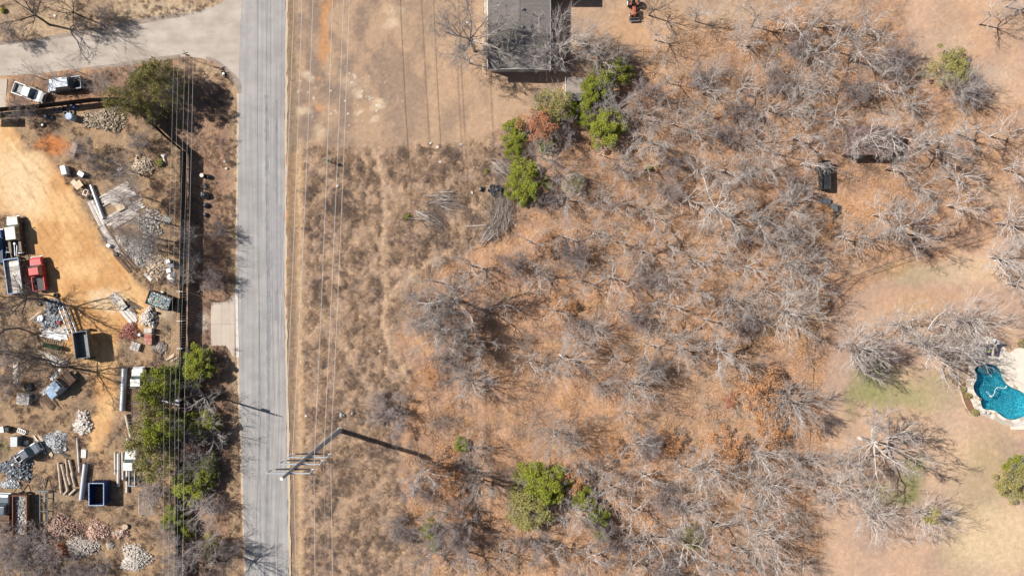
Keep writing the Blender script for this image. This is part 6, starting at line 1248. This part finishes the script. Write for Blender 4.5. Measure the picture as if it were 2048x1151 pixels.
pile('firewood_pile', 'broad heap of split dark and tan logs below the fence corner', 'log pile', 212, 240, 46, 22, .7, M['log_mix'], 420, (.42, .15, .14), 'log', mound=dirt)
pile('stone_pile', 'pale split-wood heap north of the plywood boards', 'log pile', 285, 331, 20, 20, .5, M['rock_tan'], 230, (.36, .14, .12), 'log', mound=dirt)
pile('stone_pile', 'wide scatter of grey rocks along the north of the rubble field', 'stone pile', 300, 445, 26, 26, .25, M['rock_grey'], 240, (.3, .2, .14))
pile('stone_pile', 'large spread of grey rubble beside the board row', 'stone pile', 282, 500, 26, 30, .5, M['rock_grey'], 480, (.28, .2, .15), mound=M['rock_grey'])
pile('stone_pile', 'brownish rubble at the south end of the rubble field', 'stone pile', 315, 530, 26, 24, .35, M['rock_tan'], 340, (.26, .18, .13), mound=dirt)
pile('rock_ring', 'round pale grey concrete disc near the board fence', 'concrete disc', 334, 440, 9, 9, .12, M['rock_grey'], 120, (.2, .16, .06), nparts=20)
pile('stone_pile', 'white limestone rubble strip beside the board row', 'stone pile', 246, 483, 9, 17, .25, M['rock_white'], 120, (.3, .2, .12), rot=R(35))
pile('block_pile', 'tall heap of cream broken blocks south of the dumpster', 'stone pile', 299, 635, 16, 19, .9, M['rock_white'], 260, (.34, .2, .15), 'block', mound=dirt)
pile('brick_pile', 'red brick heap beside the plywood bundle', 'brick pile', 261, 662, 20, 17, .6, M['brick_red'], 420, (.24, .11, .08), 'brick', mound=dirt)
pile('firewood_pile', 'small grey kindling heap near the brick pallet', 'log pile', 320, 694, 15, 12, .3, M['branch_pile'], 200, (.34, .09, .08), 'log')
pile('stone_pile', 'white flat stones heaped on the dirt above the logs', 'stone pile', 166, 845, 16, 24, .5, M['rock_white'], 190, (.5, .26, .14), mound=M['rock_white'])
pile('scrap_pile', 'glinting silver scrap metal heap', 'scrap heap', 112, 882, 23, 19, .5, M['scrap'], 330, (.45, .2, .05), 'scrap', .6)
pile('scrap_pile', 'dark blue and red scrap heap south of the wrecked truck', 'scrap heap', 36, 935, 30, 24, .7, M['scrapdark'], 380, (.7, .25, .08), 'scrap', .6)
pile('scrap_pile', 'crumpled white sheeting at the south of the dark scrap', 'scrap heap', 22, 966, 18, 8, .3, M['scrap'], 120, (.6, .3, .04), 'sheet', .5)
pile('scrap_pile', 'jumble of tyres and car parts below the red pickup', 'scrap heap', 108, 612, 18, 14, .5, M['scrapdark'], 220, (.4, .22, .12), 'scrap', .6)
pile('scrap_pile', 'heap of pipes and cans under the dark oak', 'scrap heap', 100, 640, 28, 14, .3, M['scrap'], 240, (.35, .16, .1), 'scrap', .6)
pile('rubble_pile', 'large brown mixed brick mound, biggest of the brick rubble', 'rubble pile', 128, 1055, 40, 25, 1.1, M['brick_mix'], 700, (.25, .15, .1), 'brick', mound=dirt)
pile('rubble_pile', 'pinkish brick mound east of the big brown one', 'rubble pile', 197, 1060, 25, 21, .9, M['brick_pink'], 480, (.22, .13, .09), 'brick', mound=dirt)
pile('rubble_pile', 'orange-red crushed brick mound at the lower left', 'rubble pile', 122, 1103, 24, 18, .8, M['brick_orange'], 520, (.15, .1, .07), 'brick', mound=M['brick_orange'])
pile('rubble_pile', 'grey-white rubble mound between pink and orange bricks', 'rubble pile', 165, 1092, 34, 22, .8, M['rock_white'], 620, (.2, .14, .1), mound=M['rock_grey'])
pile('rubble_pile', 'pale cobble at the west edge of the brown mound', 'rubble pile', 92, 1075, 12, 20, .3, M['rock_tan'], 150, (.22, .16, .11))
pile('stone_pile', 'cream round stone mound, southernmost in the junk yard', 'stone pile', 272, 1114, 29, 26, .9, M['rock_white'], 620, (.24, .17, .12), mound=M['rock_tan'])
pile('gravel_pile', 'small white powder heap between the rubble mounds', 'sand pile', 221, 1089, 8, 7, .3, M['rock_white'], 60, (.12, .1, .08), mound=M['white'])
pile('bag_pile', 'black rubbish bags dumped at the foot of the green cedar', 'rubbish bags', 993, 381, 14, 9, .5, M['bag'], 60, (.55, .5, .45), 'bag', .3, 20)
# bricks on pallets
c = thing('brick_pallet', 'pallet of red bricks, lower of two beside the brick heap', 'brick pallet', 301, 676)
for i in range(4):
    for j in range(5):
        for k in range(3): piece('brick', c, (-.42 + i * .28, -.72 + j * .3, .2 + k * .22), (.265, .285, .21), M['brick_red'])
piece('pallet_base', c, (0, -.1, .05), (1.2, 1.6, .1), M['wood_grey'])
c = thing('block_pallet', 'pallet of pale blocks, upper of two beside the brick heap', 'block pallet', 301.5, 660)
for i in range(4):
    for k in range(3): piece('block', c, (-.42 + i * .28, 0, .2 + k * .25), (.265, .7, .24), M['rock_white'])
piece('pallet_base', c, (0, 0, .05), (1.2, .8, .1), M['wood_grey'])
def pallet(label, qx, qy, rz, w_=1.3, d_=1.1, stack=3, m='wood_grey', name='pallet'):
    c = thing(name, label, 'pallet', qx, qy, rz=rz)
    for s_ in range(stack):
        for i in range(7): piece('slat', c, (-w_ / 2 + (i + .5) * w_ / 7, 0, .13 + s_ * .16), (w_ / 7 * .75, d_ * random.uniform(.93, 1.02), .03), M[m])
        for yy in (-.42, 0, .42): piece('bearer', c, (0, yy * d_, .06 + s_ * .16), (w_, .08, .1), M[m])
pallet('square stack of pallets south of the red brick heap', 273, 692, R(-18), 1.4, 1.3)
pallet('tall grey crate stack west of the small blue truck', 54, 796, R(-4), 1.9, 1.7, 6)
pallet('pale pallet leaning near the slim white pole', 168, 906, R(-92), 1.3, .8, 1, 'white')
c = thing('wire_rack', 'small jumble of crates above the tall grey crate stack', 'crate', 60, 773, rz=.3)
for i in range(6): piece('bar', c, (-.5 + i * .2, 0, .3), (.05, 1.0, .5), M['steel'])
piece('tray', c, (0, 0, .15), (1.2, 1.0, .08), M['darksteel'])
def tyre(label, qx, qy, r_=.36, m='oldrubber', rim=None, z=.14, tilt=0, group='old tyres'):
    c = thing('tyre', label, 'tyre', qx, qy, group); obj('tread', MB().torus((0, 0, z), r_ * .72, r_ * .30, 20, 8, tilt=tilt), M[m], c, smooth=True)
    if rim: obj('rim', MB().tube((0, 0, z - .05), (0, 0, z + .05), r_ * .45, r_ * .42, 14), M[rim], c)
TY = [(110, 220.5, .42, 'oldrubber', None, 'dusty tyre, westernmost in the upper row of the tyre heap'), (121, 219.5, .4, 'oldrubber', None, 'dusty tyre, second in the upper row of the tyre heap'), (130, 218, .38, 'rubber', None, 'dark tyre, third in the upper row of the tyre heap'), (138.5, 215.5, .4, 'oldrubber', None, 'tyre in the fence shade, easternmost in the upper row'), (132.5, 227, .42, 'oldrubber', None, 'dusty tyre, western of the lower pair'), (145, 225.5, .42, 'oldrubber', None, 'pale tyre, eastern of the lower pair'), (91, 232, .4, 'oldrubber', 'white', 'wheel with a white rim on the dirt at the heap edge'), (104, 236, .45, 'rubber', 'blue_paint', 'dark wheel with a blue rim at the heap edge'), (85.5, 250, .42, 'rubber', 'white', 'black wheel with a white hub lying apart from the heap'), (88.5, 598.5, .4, 'rubber', 'blue_paint', 'wheel with a light blue rim below the red pickup'), (113, 590, .42, 'rubber', None, 'black tyre standing at the top of the car parts'), (80, 607, .36, 'rubber', 'steel', 'black tyre west of the blue-rimmed wheel'), (181, 395, .42, 'rubber', None, 'dusty black tyre on the boards beside the culvert')]
for (a_, b_, r_, m_, rm_, lb) in TY: tyre(lb, a_, b_, r_, m_, rm_)
def drum(label, qx, qy, r_, h_, m, cat='drum', lid=None, name='drum'):
    c = thing(name, label, cat, qx, qy); obj('body', MB().tube((0, 0, 0), (0, 0, h_), r_, r_, 16), M[m], c, bevel=.03); obj('lid', MB().tube((0, 0, h_), (0, 0, h_ + .03), r_ * .85, r_ * .85, 14), M[lid or m], c)
    mb = MB(); mb.pipe((0, 0, h_ * .35), (0, 0, h_ * .4), r_ + .015, .02, 16); mb.pipe((0, 0, h_ * .65), (0, 0, h_ * .7), r_ + .015, .02, 16); obj('hoop', mb, M[m], c)
drum('small blue drum in the shade of the fence', 154, 214.5, .3, .85, 'blue_paint'); drum('large blue and white tank beside the tyre heap', 147.5, 236, .55, 1.2, 'sky_paint', 'tank')
drum('round grey bucket between brick heap and pallets', 281, 669, .25, .4, 'galv', 'bucket', name='bucket'); drum('round pale tub among the scrap under the dark oak', 85, 636, .5, .5, 'galv', 'tub', name='tub'); drum('small silver pan beside the silver scrap heap', 131, 897, .3, .2, 'galv', 'pan', name='pan')
drum('pale-lidded barrel east of the fence, top of the bag row', 408, 352, .36, .8, 'darksteel', 'barrel', 'cream')
def bag(label, qx, qy, s_=.5, m='bag'):
    o = obj('rubbish_bag', MB().loft([[(s_ * r_ * math.cos(k * .628) * (1 + .15 * math.sin(k * 2.1)), s_ * .8 * r_ * math.sin(k * .628) * (1 + .12 * math.cos(k * 3)), z_ * s_) for k in range(10)] for r_, z_ in ((.8, 0), (1, .35), (.85, .75), (.3, .95), (.15, 1.1))]), M[m], smooth=True); o.location = (*W(qx, qy), 0); o.rotation_euler[2] = random.uniform(0, 6); tag(o, label, 'rubbish bag', 'bags along the roadside')
for a_ in (('black bag beside the pale-lidded barrel', 418, 354, .5), ('small black bag below the barrel', 412, 370, .35), ('pair-sized black bag in the roadside row', 414, 376, .42), ('largest black bag in the roadside row', 412, 391, .75), ('grey-black bag fourth down the roadside row', 414, 411, .5), ('southernmost small black bag of the roadside row', 413, 430, .42), ('black bag lying alone west of the dump heap', 963, 379, .42)): bag(*a_)
def cabinet(label, qx, qy, w_, d_, h_, rz, m, topm=None, name='cabinet', cat='cabinet'):
    c = thing(name, label, cat, qx, qy, rz=rz); obj('body', MB().box((0, 0, h_ / 2), (w_, d_, h_)), M[m], c, bevel=.025); obj('top', MB().box((0, 0, h_ + .015), (w_ * .98, d_ * .98, .03)), M[topm or m], c)
    obj('door', MB().box((0, -d_ / 2 - .015, h_ / 2), (w_ * .9, .03, h_ * .85)), M[m], c); obj('handle', MB().box((w_ * .35, -d_ / 2 - .045, h_ * .6), (.03, .03, .2)), M['steel'], c)
cabinet('grey cooker with white side left on the dirt', 134.5, 342, .8, 1.4, .95, R(15), 'white', 'silver', 'appliance', 'appliance')
cabinet('white-lidded blue cool box beside the plywood sheet', 167, 349, .95, .7, .7, R(-32), 'blue_paint', 'white', 'cooler', 'cooler')
cabinet('large grey metal cabinet at the left of the junk yard', 40, 879, 1.05, 1.5, 1.3, 0, 'silver', 'galv'); cabinet('small white box in the shade of the grey cabinet', 55, 883, .45, .5, .5, .1, 'white', 'sky_paint', 'small_box', 'box')
cabinet('grey bin with white lid at the far left', 12, 856, .6, .9, .9, R(10), 'silver', 'white', 'bin', 'bin'); cabinet('dark crate casting a shadow beside the white-lidded bin', 21, 856, .6, .6, .8, .1, 'darksteel', name='crate', cat='crate')
cabinet('white air conditioner beside the board row', 221, 491, .55, .5, .6, R(-30), 'white', 'white', 'air_conditioner', 'air conditioner'); cabinet('black battery box on the dirt edge boards', 234, 508, .5, .45, .4, .5, 'darksteel', name='battery_box', cat='box')
cabinet('small concrete block beside the dumpster', 326, 584, .45, .35, .3, R(-25), 'cream', name='block', cat='block'); cabinet('dark slab leaning at the cream block heap', 312, 625, .6, .35, .4, .1, 'darksteel', name='slab', cat='slab')
c = thing('shelf_rack', 'white open shelf rack lying next to the grey cabinet', 'shelf', 45, 861, rz=R(-22))
for yy in (-.28, .28): piece('side_rail', c, (0, yy, .25), (1.3, .12, .08), M['white'])
for i in range(5): piece('rung', c, (-.6 + i * .3, 0, .22), (.12, .5, .06), M['white'])
c = thing('metal_stand', 'white metal frame on the boards north of the black tyre', 'frame', 173, 385, rz=R(-20))
for q in ((-.3, 0, .1, .9), (.3, 0, .1, .9)): piece('bar', c, (q[0], q[1], .25), (q[2], q[3], .1), M['white'])
for q in (-.4, .4): piece('bar', c, (0, q, .25), (.7, .1, .1), M['white'])
c = thing('ladder', 'short grey ladder lying in the brush', 'ladder', 239, 340, rz=ang(14, -15))
for yy in (-.16, .16): piece('side_rail', c, (0, yy, .1), (1.5, .06, .06), M['galv'])
for i in range(5): piece('rung', c, (-.6 + i * .3, 0, .1), (.05, .3, .04), M['galv'])
def tarp(label, corners, m, h_=.35, name='tarp'):
    P = [Vector((*W(*p), .05)) for p in corners]; cx = sum(P, Vector()) / len(P); mb = MB(); mb.v.append((0, 0, h_)); n = len(P)
    for i, p in enumerate(P): mb.v.append(((p.x - cx.x), (p.y - cx.y), .04)); q = (p + P[(i + 1) % n]) / 2 - cx; mb.v.append((q.x * .82, q.y * .82, h_ * random.uniform(.3, .8)))
    for i in range(2 * n): mb.f.append((0, 1 + i, 1 + (i + 1) % (2 * n)))
    o = obj(name, mb, m); md = o.modifiers.new('thick', 'SOLIDIFY'); md.thickness = .02; md = o.modifiers.new('sub', 'SUBSURF'); md.levels = 1; md.render_levels = 2; o.location = (cx.x, cx.y, 0); tag(o, label, 'tarpaulin')
tarp('crumpled white tarp beside the small green bush', [(320, 309), (333, 306), (331, 316), (334, 329), (327, 326), (326, 315)], M['white'])
tarp('bright white crumpled sheet by the yard fence', [(332, 553), (339, 545), (345, 553), (353, 560), (346, 566), (340, 562)], mat('bright white sheet', (.95, .95, .95), (.9, .9, .9)), .3)
cabinet('grey bin, northern of two by the yard fence', 341, 523, .6, .5, .8, .3, 'silver', 'galv', 'bin', 'bin'); cabinet('silver bin, southern of two by the yard fence', 348, 531, .65, .6, .85, .2, 'galv', 'silver', 'bin', 'bin')
sheet('metal_sheet', 'grey round-cornered sheet above the bright white one', [(331, 538), (340, 536), (342, 543), (334, 546)], M['galv'], .2, cat='metal sheet'); sheet('metal_sheet', 'dull grey sheet touching the bright white one', [(341, 544), (349, 543), (350, 552), (343, 553)], M['silver'], .2, cat='metal sheet')
cabinet('red plastic crate among the scrap under the dark oak', 120, 644, .5, .35, .3, .4, 'red_paint', name='crate', cat='crate')
sheet('capstone', 'flat tan millstone south of the navy container', [(243, 1052), (247, 1047), (254, 1048), (256, 1054), (252, 1058), (245, 1058)], M['rock_tan'], .35, cat='stone'); pile('stone_pile', 'low brown slabs beside the tan millstone', 'stone pile', 242, 1066, 14, 8, .2, M['brick_mix'], 30, (.6, .4, .1), 'slab', nparts=20)
# fallen mesh panel beside the evergreens
c = thing('mesh_panel', 'pale mesh fence panel lying flat south of the container', 'fence panel', 295, 1005)
for i in range(14): piece('wire_bar', c, (-1.2 + i * .19, 0, .1), (.025, 3.2, .02), M['galv'])
for yy in (-1.6, 1.6): piece('edge_bar', c, (0, yy, .12), (2.6, .05, .05), M['galv'])
piece('edge_bar', c, (-1.25, 0, .12), (.05, 3.2, .05), M['white'])
# brushwood heaps in the field
def brush_heap(label, qx, qy, rx_, ry_, n, rz, m='branch_pile', ln=2.2):
    c = thing('brushwood_heap', label, 'brushwood', qx, qy, rz=rz); S_ = []
    for i in range(n):
        x = random.gauss(0, rx_ / S * .45); y = random.gauss(0, ry_ / S * .5); a_ = random.gauss(0, .35); l_ = ln * random.uniform(.4, 1.1); z = random.uniform(.05, .7); r_ = random.uniform(.012, .045); p = Vector((x, y, z)); d_ = Vector((math.cos(a_), math.sin(a_), random.uniform(-.12, .12)))
        for k in range(4):
            e = p + d_ * l_ / 4; e.z = max(e.z, .02); S_.append((*p, *e, r_, r_ * .8)); r_ *= .8
            for _ in range(2): q = (d_ + Vector((random.gauss(0, .5), random.gauss(0, .5), random.gauss(0, .3)))).normalized() * l_ * .2; S_.append((*e, *(e + q), r_ * .6, .004))
            d_ = (d_ + Vector((random.gauss(0, .12), random.gauss(0, .12), 0))).normalized(); p = e
    o = obj('branches', np_mesh('branches', [(*prisms(np.array(S_)), 0)], [M[m]]), None, c); o['kind'] = 'stuff'
    for i in range(14): a_ = random.gauss(0, .2); x = random.gauss(0, rx_ / S * .3); y = random.gauss(0, ry_ / S * .4); obj('limb', MB().tube((x - math.cos(a_), y - math.sin(a_), .5), (x + math.cos(a_), y + math.sin(a_), .65), .05, .03, 6), M[m], c)
brush_heap('tangled cut branches with a purple-grey top, western heap', 880, 400, 34, 20, 170, R(-10)); brush_heap('pale cut branches fanning south-west of the western heap', 850, 432, 28, 14, 90, R(-20)); brush_heap('long straight cut branches pointing north-south, eastern heap', 1005, 432, 46, 24, 190, R(82), ln=3.4); brush_heap('fan of thin branches at the foot of the eastern heap', 975, 472, 28, 18, 110, R(50), ln=2.4); brush_heap('small twig heap north of the black rubbish bags', 1000, 335, 24, 22, 90, R(-30))
